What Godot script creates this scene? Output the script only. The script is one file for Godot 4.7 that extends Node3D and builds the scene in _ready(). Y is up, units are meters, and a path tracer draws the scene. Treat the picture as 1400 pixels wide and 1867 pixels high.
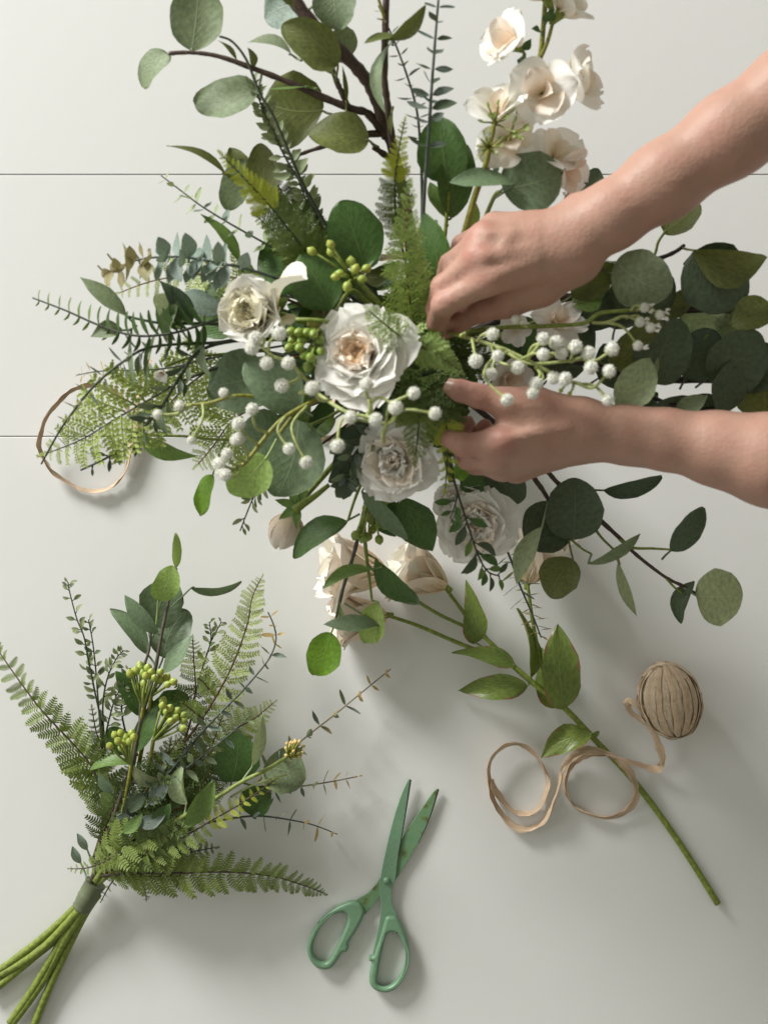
extends Node3D
# A table seen from straight above: flowers being arranged in a vase, a tied bunch, scissors, raffia, a loose stem.
# Lengths are metres. P(x, y, h) gives the place at height h over the table for a point measured on the photograph.
const H := 1.45
const S := 1905.0
var rng := RandomNumberGenerator.new()
var M := {}
var W := {}
var used := {}
var shared := {}

func _ready():
	rng.seed = 41
	light_and_camera()
	materials()
	table()
	vase()
	scissors()
	raffia_ball()
	raffia_loop()
	loose_stem()
	bundle()
	arrangement()
	person()

func light_and_camera():
	var cam := Camera3D.new()
	cam.name = "camera"
	add_child(cam)
	cam.position = Vector3(0, H, 0)
	cam.rotation_degrees = Vector3(-90, 0, 0)
	cam.near = 0.05
	cam.far = 20.0
	var at := CameraAttributesPhysical.new()
	at.frustum_focal_length = 35.508
	at.frustum_focus_distance = 1.42
	at.exposure_aperture = 4.5
	cam.attributes = at
	cam.current = true
	var e := Environment.new()
	e.background_mode = Environment.BG_COLOR
	e.background_color = Color(0.67, 0.665, 0.615)
	e.background_energy_multiplier = 0.7
	e.tonemap_mode = Environment.TONE_MAPPER_LINEAR
	e.tonemap_exposure = 1.0
	e.sdfgi_enabled = true
	e.ssao_enabled = true
	e.ssil_enabled = true
	var we := WorldEnvironment.new()
	we.name = "environment"
	we.environment = e
	add_child(we)
	# two windows of the room: one over the upper corner, one further down the same side
	for w in [[Vector3(-3.0, 1.68, -3.62), Vector2(1.6, 1.3), 37.5], [Vector3(-2.2, 1.2, -0.3), Vector2(1.8, 1.2), 1.45]]:
		var win := AreaLight3D.new()
		win.name = "window_light"
		win.area_size = w[1]
		win.light_color = Color(1.0, 0.996, 0.978)
		win.light_energy = w[2]
		win.shadow_enabled = true
		win.area_range = 12.0
		add_child(win, true)
		win.look_at_from_position(w[0], Vector3(0.05, 0, 0.05), Vector3.UP)

func P(x: float, y: float, h: float) -> Vector3:
	var k := (H - h) / H / S
	return Vector3((x - 700.0) * k, h, (y - 933.5) * k)

func U(px: float, h: float) -> float:
	return px * (H - h) / H / S

# ---------------------------------------------------------------- meshes
class Acc:
	var v := PackedVector3Array()
	var uv := PackedVector2Array()
	var c := PackedColorArray()
	var ix := PackedInt32Array()
	func tri(a: int, b: int, d: int):
		ix.append(a); ix.append(b); ix.append(d)
	func vert(p: Vector3, t := Vector2(0.5, 0.5), col := Color.WHITE) -> int:
		v.append(p); uv.append(t); c.append(col)
		return v.size() - 1
	# rows x columns of points
	func grid(pts: PackedVector3Array, tex: PackedVector2Array, rows: int, cols: int, closed := false, col := Color.WHITE):
		var o := v.size()
		v.append_array(pts)
		uv.append_array(tex)
		for i in pts.size():
			c.append(col)
		var m := cols if closed else cols - 1
		for r in rows - 1:
			for q in m:
				var a := o + r * cols + q
				var b := o + r * cols + (q + 1) % cols
				tri(a, b, a + cols)
				tri(b, b + cols, a + cols)
	func add(m: Acc, x: Transform3D, col := Color.WHITE):
		var o := v.size()
		for i in m.v.size():
			v.append(x * m.v[i])
			uv.append(m.uv[i])
			c.append(m.c[i] * col)
		for i in m.ix:
			ix.append(o + i)
	func mesh(flat := false) -> ArrayMesh:
		if flat:
			var v2 := PackedVector3Array()
			var t2 := PackedVector2Array()
			var c2 := PackedColorArray()
			for i in ix:
				v2.append(v[i]); t2.append(uv[i]); c2.append(c[i])
			v = v2; uv = t2; c = c2
			ix = PackedInt32Array(range(v.size()))
		var n := PackedVector3Array()
		n.resize(v.size())
		for i in range(0, ix.size(), 3):
			var a := v[ix[i]]
			var f := (v[ix[i + 2]] - a).cross(v[ix[i + 1]] - a)
			n[ix[i]] += f; n[ix[i + 1]] += f; n[ix[i + 2]] += f
		for i in n.size():
			n[i] = n[i].normalized() if n[i].length_squared() > 1e-24 else Vector3.UP
		var s := []
		s.resize(Mesh.ARRAY_MAX)
		s[Mesh.ARRAY_VERTEX] = v
		s[Mesh.ARRAY_NORMAL] = n
		s[Mesh.ARRAY_TEX_UV] = uv
		s[Mesh.ARRAY_COLOR] = c
		s[Mesh.ARRAY_INDEX] = ix
		var m := ArrayMesh.new()
		m.add_surface_from_arrays(Mesh.PRIMITIVE_TRIANGLES, s)
		return m

func numbered(n: String) -> String:
	var k: int = used.get(n, 0)
	used[n] = k + 1
	return n if k == 0 else "%s_%03d" % [n, k]

func thing(called: String, label: String, category: String, at: Vector3, group := "") -> Node3D:
	var o := Node3D.new()
	o.name = numbered(called)
	add_child(o)
	o.position = at
	W[o] = Transform3D(Basis(), at)
	o.set_meta("label", label)
	o.set_meta("category", category)
	if group:
		o.set_meta("group", group)
	return o

# a mesh under a thing or a part, placed by its transform in the world
func put(parent: Node3D, called: String, m: Mesh, mat: Material, x := Transform3D()) -> MeshInstance3D:
	var o := MeshInstance3D.new()
	o.name = called
	o.mesh = m
	o.material_override = mat
	parent.add_child(o, true)
	o.transform = W[parent].affine_inverse() * x if W.has(parent) else x
	W[o] = x
	return o

func smooth_path(pts: Array, per := 5) -> PackedVector3Array:
	var out := PackedVector3Array()
	var n := pts.size()
	for i in n - 1:
		var a: Vector3 = pts[maxi(i - 1, 0)]
		var b: Vector3 = pts[i]
		var c: Vector3 = pts[i + 1]
		var d: Vector3 = pts[mini(i + 2, n - 1)]
		for k in per:
			out.append(b.cubic_interpolate(c, a, d, float(k) / per))
	out.append(pts[n - 1])
	return out

func path(spots: Array, per := 5) -> PackedVector3Array:
	var a := []
	for s in spots:
		a.append(P(s[0], s[1], s[2]))
	return smooth_path(a, per)

func along(p: PackedVector3Array, t: float) -> Vector3:
	var f := clampf(t, 0, 1) * (p.size() - 1)
	var i := mini(int(f), p.size() - 2)
	return p[i].lerp(p[i + 1], f - i)

func dir_at(p: PackedVector3Array, t: float) -> Vector3:
	var f := clampf(t, 0, 1) * (p.size() - 1)
	var i := clampi(int(f), 0, p.size() - 2)
	return (p[i + 1] - p[i]).normalized()

func path_len(p: PackedVector3Array) -> float:
	var l := 0.0
	for i in p.size() - 1:
		l += p[i].distance_to(p[i + 1])
	return l

func tube(a: Acc, p: PackedVector3Array, r0: float, r1: float, sides := 7, knob := 0.0, col := Color.WHITE, at_uv := Vector2(-1, 0)):
	var pts := PackedVector3Array()
	var tex := PackedVector2Array()
	var side := Vector3.UP
	var n := p.size()
	var run := 0.0
	for i in n:
		var t := (p[mini(i + 1, n - 1)] - p[maxi(i - 1, 0)]).normalized()
		side = (side - t * side.dot(t))
		if side.length() < 0.01:
			side = t.cross(Vector3(0.3, 0.1, 0.9))
		side = side.normalized()
		var b := t.cross(side)
		var f := float(i) / (n - 1)
		var r := lerpf(r0, r1, f) * (1.0 + knob * (rng.randf() - 0.35))
		if i > 0:
			run += p[i].distance_to(p[i - 1])
		for k in sides:
			var g := TAU * k / sides
			pts.append(p[i] + (side * cos(g) + b * sin(g)) * r)
			tex.append(Vector2(float(k) / sides, run * 20.0) if at_uv.x < 0 else at_uv)
	a.grid(pts, tex, n, sides, true, col)
	var ends := [0, (n - 1) * sides]
	for e in 2:
		var o: int = a.v.size() - pts.size() if e == 0 else a.v.size() - sides - (1 if e == 1 else 0)
		var c := a.vert(p[0] if e == 0 else p[n - 1], tex[0], col)
		if e == 0:
			o = c - n * sides
		else:
			o = c - 1 - sides
		for k in sides:
			if e == 0:
				a.tri(c, o + (k + 1) % sides, o + k)
			else:
				a.tri(c, o + k, o + (k + 1) % sides)

func stem(parent: Node3D, called: String, p: PackedVector3Array, r0: float, r1: float, mat: String, knob := 0.0, sides := 7) -> MeshInstance3D:
	var a := Acc.new()
	tube(a, p, r0, r1, sides, knob)
	return put(parent, called, a.mesh(), M[mat])

func wide(t: float, prof: String) -> float:
	match prof:
		"round": return pow(sin(PI * pow(t, 0.86)), 0.52)
		"oval": return pow(sin(PI * pow(t, 0.92)), 0.78)
		"egg": return pow(sin(PI * pow(t, 0.68)), 0.85)
		"drop": return pow(sin(PI * pow(t, 1.35)), 0.72)
		"lance": return pow(sin(PI * pow(t, 0.8)), 1.15)
		"strap": return pow(sin(PI * pow(t, 0.95)), 0.55)
	return sin(PI * t)

# a leaf of length l along x, its face towards +y
func leaf_shape(l: float, w: float, prof: String, bend: float, fold: float, wave: float, seedv: float, rows := 13, cols := 9) -> Acc:
	var pts := PackedVector3Array()
	var tex := PackedVector2Array()
	var x := 0.0
	var y := 0.0
	var before := 0.0
	var lean := sin(seedv * 3.1) * 0.09
	for i in rows:
		var t := 0.5 - 0.5 * cos(PI * i / (rows - 1))
		var ang := bend * (0.5 - t)
		x += cos(ang) * (t - before) * l
		y += sin(ang) * (t - before) * l
		before = t
		var hw := 0.5 * w * wide(clampf(t, 0.0015, 0.9985), prof)
		for k in cols:
			var s := 2.0 * k / (cols - 1) - 1.0
			var f := fold * absf(s)
			var z := s * hw * cos(f)
			var up := absf(s) * hw * sin(f) * (1.0 if absf(s) > 0.01 else 0.0)
			up += wave * w * s * s * sin(t * 6.3 + seedv + s * 1.7) + wave * 0.5 * w * sin(t * 3.0 + seedv * 2.0) * s
			# an edge that is not a perfect arc
			var edge := 1.0 + 0.03 * sin(t * 17.0 + seedv * 5.0 + s * 2.0) + 0.025 * sin(t * 9.0 - seedv * 3.0)
			pts.append(Vector3(x, y + up, z * edge + lean * l * sin(PI * t)))
			tex.append(Vector2(0.5 + 0.49 * s, 0.02 + 0.96 * t))
	var a := Acc.new()
	a.grid(pts, tex, rows, cols)
	return a

func frame(along_x: Vector3, up: Vector3, roll: float) -> Basis:
	var x := along_x.normalized()
	var y := up - x * up.dot(x)
	if y.length() < 0.02:
		y = Vector3(0.3, 0.2, 1) - x * Vector3(0.3, 0.2, 1).dot(x)
	y = y.normalized()
	y = y.rotated(x, roll)
	return Basis(x, y, x.cross(y))

func tone(spread := 0.12) -> Color:
	var k := 1.0 + rng.randf_range(-spread, spread)
	return Color(k * rng.randf_range(0.95, 1.05), k, k * rng.randf_range(0.94, 1.06))

# one leaf from base to tip; joined to its stem at pixel place «att» by a petiole
func lf(root: Node3D, kind: String, bx: float, by: float, bh: float, tx: float, ty: float, th: float, w: float, roll := 0.0, bend := 0.25, prof := "round", att := [], fold := 0.12) -> MeshInstance3D:
	var b := P(bx, by, bh)
	var t := P(tx, ty, th)
	var l := b.distance_to(t)
	var sd := rng.randf() * 10.0
	var sh := leaf_shape(l, U(w, (bh + th) * 0.5), prof, bend * rng.randf_range(1.0, 1.9), fold * rng.randf_range(0.9, 1.7), 0.12 if prof == "egg" else 0.055, sd)
	var bs := frame(t - b, Vector3.UP, deg_to_rad(roll))
	var a := Acc.new()
	var col := tone()
	a.add(sh, Transform3D(bs, b), col)
	var from := b - (t - b).normalized() * minf(l * 0.22, 0.012) - bs.y * 0.002
	if att.size() == 3:
		from = P(att[0], att[1], att[2])
	var mid := (from + b) * 0.5 + Vector3(0, -0.002, 0)
	tube(a, smooth_path([from, mid, b, b + (t - b) * 0.06 - bs.y * 0.0004], 3), 0.0011, 0.0008, 6, 0.0, col, Vector2(0.5, 0.3))
	return put(root, "leaf", a.mesh(), M[kind])

func small_leaf(prof: String, ratio: float, bend: float, n: int) -> ArrayMesh:
	var key := "%s %.2f %.2f %d" % [prof, ratio, bend, n]
	if not shared.has(key):
		shared[key] = leaf_shape(1.0, ratio, prof, bend, 0.25, 0.05, n * 1.7, 8, 6).mesh()
	return shared[key]

# a stem with many small leaves. mode: «alt» leaves lie along the stem, «coin» pairs of discs stand across it
func sprig(root: Node3D, stem_name: String, spots: Array, r: float, stem_mat: String, kinds: Array, leaf_px: float, ratio: float, count: int, mode: String, deep := false, from_t := 0.05, tip := "", prof := "oval") -> MeshInstance3D:
	var p := path(spots, 6)
	var st := stem(root, stem_name, p, r, r * 0.45, stem_mat, 0.1, 6)
	var holder: Node3D = st if deep else root
	for i in count:
		for q in 2:
			var shift := 0.0 if mode == "coin" else rng.randf_range(-0.55, 0.55)
			var t := clampf(lerpf(from_t, 0.99, (i + 0.5 + shift) / count), from_t, 0.995)
			if mode == "alt" and rng.randf() < 0.1:
				continue
			var at := along(p, t)
			var d := dir_at(p, t)
			var size := U(leaf_px, at.y) * (1.0 - 0.5 * pow(t, 3.0)) * rng.randf_range(0.75, 1.18)
			var up := Vector3.UP - d * d.y
			up = up.normalized() if up.length() > 0.1 else Vector3(0, 0, 1)
			var side := d.cross(up).normalized()
			var mat: String = kinds[(i + q * 2) % kinds.size()]
			if tip and t > 0.72:
				mat = tip
			var sg := 1.0 if q == 0 else -1.0
			var out: Vector3
			var nrm: Vector3
			if mode == "coin":
				var turn := (i % 2) * 0.9 + 0.15 + rng.randf_range(-0.3, 0.3)
				out = (side.rotated(d, turn) * sg + d * rng.randf_range(0.05, 0.45)).normalized()
				nrm = (d * rng.randf_range(0.5, 1.0) + up * rng.randf_range(0.25, 1.2) + side * rng.randf_range(-0.4, 0.4)).normalized()
			else:
				out = (side * sg * rng.randf_range(0.45, 1.0) + d * rng.randf_range(0.25, 1.0) + up * rng.randf_range(-0.2, 0.6)).normalized()
				nrm = (up + side * rng.randf_range(-1.0, 1.0) + d * rng.randf_range(-0.6, 0.6)).normalized()
			var bs := frame(out, nrm, 0.0).scaled_local(Vector3.ONE * size)
			put(holder, "leaf", small_leaf(prof, ratio, -0.4 if mode == "coin" else 0.6, rng.randi() % 3), M[mat], Transform3D(bs, at + out * (r * 0.7 + (size * 0.15 if mode == "alt" else 0.0))))
			if mode == "alt":
				var a := Acc.new()
				tube(a, PackedVector3Array([at, at + out * (r * 0.7 + size * 0.2)]), r * 0.5, r * 0.35, 4)
				put(holder, "leaf_stalk", a.mesh(), M[stem_mat])
	return st

# ---------------------------------------------------------------- ferns
func pinna(kind: String, n: int) -> ArrayMesh:
	var key := kind + str(n)
	if shared.has(key):
		return shared[key]
	var a := Acc.new()
	var g := RandomNumberGenerator.new()
	g.seed = 77 + n
	var arch := 0.12 + 0.05 * n
	var spine := func(t: float) -> Vector3: return Vector3(t, arch * sin(t * 2.2) - 0.16 * t * t, 0.06 * sin(t * 3.0 + n))
	var pts := []
	for i in 6:
		pts.append(spine.call(i / 5.0))
	tube(a, smooth_path(pts, 2), 0.022 if kind == "lace" else 0.016, 0.009, 4)
	var pairs := 9 if kind == "fern" else 9 if kind == "feather" else 8
	for i in pairs:
		var t := 0.07 + 0.9 * i / pairs
		var c: Vector3 = spine.call(t)
		for sg in [-1.0, 1.0]:
			if kind == "fern":
				var ll := (0.25 * sin(PI * (0.3 + 0.66 * t)) + 0.02) * g.randf_range(0.85, 1.1)
				var w := 0.04
				var o := Vector3(0.38, 0.12 + g.randf_range(-0.15, 0.15), sg * 0.92).normalized()
				var x := Vector3(1, 0, 0)
				var b0 := a.vert(c - x * w, Vector2(0.5, 0.1))
				var b1 := a.vert(c + x * w, Vector2(0.5, 0.1))
				var m0 := a.vert(c + o * ll * 0.55 - x * w * 1.05 + Vector3(0, 0.012, 0), Vector2(0.35, 0.5))
				var m1 := a.vert(c + o * ll * 0.62 + x * w * 0.95 + Vector3(0, 0.012, 0), Vector2(0.65, 0.5))
				var e0 := a.vert(c + o * ll * 0.93 - x * w * 0.5, Vector2(0.4, 0.9))
				var e1 := a.vert(c + o * ll + x * w * 0.4, Vector2(0.6, 0.9))
				for f in [[b0, m0, b1], [b1, m0, m1], [m0, e0, m1], [m1, e0, e1]]:
					if sg > 0:
						a.tri(f[0], f[1], f[2])
					else:
						a.tri(f[0], f[2], f[1])
			else:
				var fine := kind == "feather"
				var ll := ((0.25 * (1.0 - 0.75 * t) + 0.06) if fine else (0.14 * (1.0 - 0.5 * t) + 0.04)) * g.randf_range(0.8, 1.15)
				var o := Vector3(0.55, g.randf_range(-0.3, 0.45), sg * 0.85).normalized()
				var q := Vector3(o.z, 0, -o.x).normalized()
				var bits := 3 if fine else 2
				var w := 0.014 if fine else 0.022
				var s0 := a.vert(c - q * w); var s1 := a.vert(c + q * w)
				var s2 := a.vert(c + o * ll - q * w * 0.7); var s3 := a.vert(c + o * ll + q * w * 0.7)
				a.tri(s0, s1, s2); a.tri(s1, s3, s2)
				for k in bits + 1:
					var at := c + o * ll * (0.42 + 0.58 * k / bits)
					for s2g in ([-1.0, 1.0] if k < bits else [0.0]):
						var oo: Vector3 = (o * 0.7 + q * s2g * 0.9 + Vector3(0, g.randf_range(-0.2, 0.5), 0)).normalized()
						var qq := Vector3(oo.z, 0, -oo.x).normalized() * (0.022 if fine else 0.031)
						var l2 := (0.07 if fine else 0.062) * (1.0 - 0.3 * t)
						var d0 := a.vert(at)
						var d1 := a.vert(at + oo * l2 * 0.6 + qq + Vector3(0, 0.006, 0))
						var d2 := a.vert(at + oo * l2 * 0.6 - qq)
						var d3 := a.vert(at + oo * l2)
						a.tri(d0, d1, d2); a.tri(d1, d3, d2)
	shared[key] = a.mesh(kind == "fern")
	return shared[key]

func frond(root: Node3D, stem_name: String, spots: Array, kind: String, leaf_mat: String, stem_mat: String, n: int, len_px: float, deep := false, angle := 68.0, roll := 0.0, tip_mat := "", start := 0.08, sides := 3) -> MeshInstance3D:
	var p := path(spots, 6)
	var st := stem(root, stem_name, p, 0.0014, 0.0005, stem_mat, 0.1, 5)
	var holder: Node3D = st if deep else root
	for i in n:
		var u := (i + 0.5) / n
		var t := lerpf(start, 0.99, u)
		var at := along(p, t)
		var d := dir_at(p, t)
		var up := (Vector3.UP - d * d.y).normalized().rotated(d, deg_to_rad(roll))
		var side := d.cross(up).normalized()
		var ln := U(len_px, at.y) * minf(1.0, 0.5 + 2.4 * u) * (1.0 - 0.86 * pow(u, 1.4))
		for q in 2:
			if not (sides & (1 << q)):
				continue
			var sg := 1.0 if q == 0 else -1.0
			var g := deg_to_rad(angle + rng.randf_range(-8, 8))
			var out := (d * cos(g) + side * sg * sin(g) + up * rng.randf_range(-0.22, 0.28)).normalized()
			var bs := frame(out, up, rng.randf_range(-0.35, 0.35)).scaled_local(Vector3.ONE * ln * rng.randf_range(0.88, 1.12))
			var mat := leaf_mat
			if tip_mat and t > 0.6:
				mat = tip_mat
			put(holder, "leaflet", pinna(kind, rng.randi() % 3), M[mat], Transform3D(bs, at))
	# the last leaflet
	var d9 := dir_at(p, 1.0)
	put(holder, "leaflet", pinna(kind, 0), M[tip_mat if tip_mat else leaf_mat], Transform3D(frame(d9, Vector3.UP, 0).scaled_local(Vector3.ONE * U(len_px * 0.22, 0.1)), along(p, 0.995)))
	return st

# ---------------------------------------------------------------- flowers
func petal_shape(l: float, w: float, a0: float, a1: float, cup: float, ruffle: float, sd: float, full := 1.15, rows := 11, cols := 11) -> Acc:
	var pts := PackedVector3Array()
	var tex := PackedVector2Array()
	var c := Vector3.ZERO
	for i in rows:
		var v := float(i) / (rows - 1)
		var th := deg_to_rad(lerpf(a0, a1, pow(v, 1.1)))
		var d := Vector3(0, cos(th), sin(th))
		var nn := Vector3(0, -sin(th), cos(th))
		if i > 0:
			c += d * l / (rows - 1)
		var hw := 0.5 * w * pow(sin(PI * pow(clampf(v, 0.02, 0.99), full)), 0.42)
		for k in cols:
			var u := 2.0 * k / (cols - 1) - 1.0
			var rf := ruffle * l * v * v * (sin(u * 4.0 + sd * 4.0) * 0.7 + sin(u * 9.0 - sd * 7.0) * 0.35 + sin(v * 7.0 + sd + u * 2.0) * 0.25)
			var notch := 1.0 - 0.028 * v * v * (1.0 + sin(u * 7.0 + sd * 3.0))
			pts.append(c * notch + Vector3(u * hw * (1.0 - 0.25 * cup * u * u), 0, 0) - nn * cup * u * u * hw + nn * rf)
			tex.append(Vector2(0.5 + 0.48 * u, v))
	var a := Acc.new()
	a.grid(pts, tex, rows, cols)
	return a

# layers: [how many, first angle, last angle, length, width, cup, ruffle, material], lengths in units of the radius
func flower_head(parent: Node3D, at: Vector3, axis: Vector3, r: float, layers: Array):
	var up := axis.normalized()
	var x := up.cross(Vector3(0.31, 0.2, 0.93)).normalized()
	var b := Basis(x, up, x.cross(up))
	var spin := rng.randf() * TAU
	for ly in layers:
		var vars := []
		for k in 3:
			vars.append(petal_shape(ly[3] * r, ly[4] * r, ly[1], ly[2], ly[5], ly[6], rng.randf() * 9.0).mesh())
		for k in int(ly[0]):
			var g: float = spin + TAU * k / ly[0] + rng.randf_range(-0.22, 0.22)
			var tilt := Basis(Vector3(1, 0, 0), rng.randf_range(-0.1, 0.1))
			var bs := b * Basis(Vector3.UP, g) * tilt
			bs = bs.scaled_local(Vector3(rng.randf_range(0.9, 1.1), rng.randf_range(0.9, 1.08), rng.randf_range(0.9, 1.1)))
			put(parent, "petal", vars[k % 3], M[ly[7]], Transform3D(bs, at))
		spin += 0.7

func fluffy_ball(n: int) -> ArrayMesh:
	var key := "fluff" + str(n)
	if not shared.has(key):
		var a := Acc.new()
		var g := RandomNumberGenerator.new()
		g.seed = 5 + n
		var pts := PackedVector3Array()
		var tex := PackedVector2Array()
		for i in 9:
			for k in 12:
				var th := PI * i / 8.0
				var ph := TAU * k / 12.0
				pts.append(Vector3(sin(th) * cos(ph), cos(th), sin(th) * sin(ph)) * 0.8)
				tex.append(Vector2(0.5, i / 8.0))
		a.grid(pts, tex, 9, 12, true)
		# tufts all over the ball
		for i in 280:
			var y := 1.0 - 2.0 * (i + 0.5) / 280.0
			var ph := i * 2.39996
			var d := (Vector3(sqrt(1.0 - y * y) * cos(ph), y, sqrt(1.0 - y * y) * sin(ph)) + Vector3(g.randf_range(-1, 1), g.randf_range(-1, 1), g.randf_range(-1, 1)) * 0.12).normalized()
			var b := aim_y(d, 1.0)
			var l := g.randf_range(0.88, 1.12)
			var w := g.randf_range(0.045, 0.075)
			var green := clampf((-y - 0.35) * 1.5 + g.randf_range(-0.3, 0.2), 0.0, 0.8)
			var col := Color(1, 1, 1).lerp(Color(0.62, 0.7, 0.22), green)
			var c0 := a.v.size()
			for k in 5:
				var e := (b.x * cos(TAU * k / 5) + b.z * sin(TAU * k / 5))
				a.vert(d * 0.74 + e * w, Vector2.ZERO, col)
			for k in 5:
				var e := (b.x * cos(TAU * k / 5) + b.z * sin(TAU * k / 5))
				a.vert(d * l * 0.96 + e * w * 0.75, Vector2.ZERO, col)
			var tp := a.vert(d * l * 1.02, Vector2.ZERO, col)
			for k in 5:
				var m := (k + 1) % 5
				a.tri(c0 + k, c0 + 5 + k, c0 + m); a.tri(c0 + m, c0 + 5 + k, c0 + 5 + m); a.tri(c0 + 5 + k, tp, c0 + 5 + m)
		shared[key] = a.mesh()
	return shared[key]

func berry_mesh() -> ArrayMesh:
	if not shared.has("berry"):
		var a := Acc.new()
		var pts := PackedVector3Array()
		var tex := PackedVector2Array()
		for i in 11:
			for k in 12:
				var th := PI * i / 10.0
				var ph := TAU * k / 12.0
				var r := 1.0 + (0.22 if i == 0 else 0.06 if i == 1 else -0.03 if i == 2 else 0.0)
				r *= 1.0 + 0.035 * cos(5.0 * ph) * sin(th)
				pts.append(Vector3(sin(th) * cos(ph) * 0.95, cos(th) * 1.06, sin(th) * sin(ph) * 0.95) * r)
				tex.append(Vector2(k / 12.0, i / 10.0))
		a.grid(pts, tex, 11, 12, true)
		shared["berry"] = a.mesh()
	return shared["berry"]

func aim_y(d: Vector3, s: float) -> Basis:
	var y := d.normalized()
	var x := y.cross(Vector3(0.2, 0.3, 0.9)).normalized()
	return Basis(x, y, x.cross(y)).scaled_local(Vector3.ONE * s)

# a berry on its stalk that leaves the pixel place «from»
func berry(root: Node3D, from: Array, x: float, y: float, h: float, px := 9.0, called := "berry", mat := "berry", stalk := "lime_stem"):
	var a := P(from[0], from[1], from[2])
	var b := P(x, y, h)
	var ctrl := (a + b) * 0.5 + Vector3(0, 0.006, 0)
	var p := smooth_path([a, ctrl, b], 5)
	var st := stem(root, "stalk", p, 0.0013, 0.0009, stalk, 0.1, 6)
	var r := U(px, h) * rng.randf_range(0.92, 1.08)
	put(root, called, berry_mesh(), M[mat], Transform3D(aim_y(dir_at(p, 1.0) + Vector3(0, 0.5, 0), r), b))

# a fluffy white bell on a curved stalk
func bell(root: Node3D, fx: float, fy: float, fh: float, x: float, y: float, h: float, px := 12.0):
	var a := P(fx, fy, fh)
	var b := P(x, y, h)
	var l := a.distance_to(b)
	var sidew := (b - a).cross(Vector3.UP).normalized() * l * rng.randf_range(-0.28, 0.28)
	var p := smooth_path([a, a.lerp(b, 0.4) + sidew + Vector3(0, l * 0.12, 0), b], 6)
	stem(root, "stalk", p, 0.0013, 0.001, "pale_stem", 0.12, 6)
	var r := U(px, h) * rng.randf_range(0.92, 1.08)
	put(root, "bell", fluffy_ball(rng.randi() % 3), M["fluff"], Transform3D(aim_y(dir_at(p, 1.0) + Vector3(0, 0.3, 0), r), b))

# ---------------------------------------------------------------- materials
func mat(called: String, c: Color, rough: float, opts := {}) -> StandardMaterial3D:
	var m := StandardMaterial3D.new()
	m.resource_name = called
	m.albedo_color = c.linear_to_srgb()
	m.roughness = rough
	m.vertex_color_use_as_albedo = true
	m.cull_mode = BaseMaterial3D.CULL_DISABLED
	for k in opts:
		m.set(k, opts[k])
	M[called] = m
	return m

func noise_tex(freq: float, size := 512, oct := 4, normal := false, strength := 4.0, ramp: Gradient = null, sd := 3, kind := FastNoiseLite.TYPE_SIMPLEX_SMOOTH) -> NoiseTexture2D:
	var n := FastNoiseLite.new()
	n.seed = sd
	n.noise_type = kind
	n.frequency = freq
	n.fractal_octaves = oct
	var t := NoiseTexture2D.new()
	t.width = size
	t.height = size
	t.seamless = true
	t.as_normal_map = normal
	t.bump_strength = strength
	t.color_ramp = ramp
	t.noise = n
	return t

func ramp2(a: Color, b: Color, lo := 0.0, hi := 1.0) -> Gradient:
	var g := Gradient.new()
	g.offsets = PackedFloat32Array([lo, hi])
	g.colors = PackedColorArray([a, b])
	return g

var vein_cache := PackedFloat32Array()
var blotch_cache := PackedFloat32Array()
const LW := 144
const LH := 208
func veins():
	vein_cache.resize(LW * LH)
	blotch_cache.resize(LW * LH)
	var n := FastNoiseLite.new()
	n.seed = 9
	n.frequency = 0.03
	n.fractal_octaves = 4
	var im := Image.create(LW, LH, false, Image.FORMAT_RGB8)
	for j in LH:
		var v := float(j) / LH
		for i in LW:
			var d := absf(float(i) / LW - 0.5) * 2.0
			var wob := n.get_noise_2d(i * 0.7, j * 0.7)
			var mid := clampf(1.0 - d / (0.05 * (1.15 - v)), 0.0, 1.0)
			var ph := (v - 0.42 * pow(d, 0.8) + 0.03 * wob + (0.04 if i > LW / 2 else 0.0)) * 9.0
			var q := absf(ph - roundf(ph))
			var side := clampf(1.0 - q / 0.11, 0.0, 1.0) * clampf(1.0 - d * 0.85, 0, 1) * 0.75
			var ph2 := (v + 0.35 * d + 0.06 * wob) * 31.0
			var fine := clampf(1.0 - absf(ph2 - roundf(ph2)) / 0.3, 0.0, 1.0) * 0.16
			vein_cache[j * LW + i] = maxf(mid, maxf(side, fine))
			blotch_cache[j * LW + i] = n.get_noise_2d(i * 1.5 + 300, j * 1.5) * 0.5 + n.get_noise_2d(i * 6.0, j * 6.0 + 90) * 0.3
			var hgt := 0.55 - 0.4 * maxf(mid, side) + 0.22 * blotch_cache[j * LW + i]
			im.set_pixel(i, j, Color(hgt, hgt, hgt))
	M["vein_height"] = ImageTexture.create_from_image(im)

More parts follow.
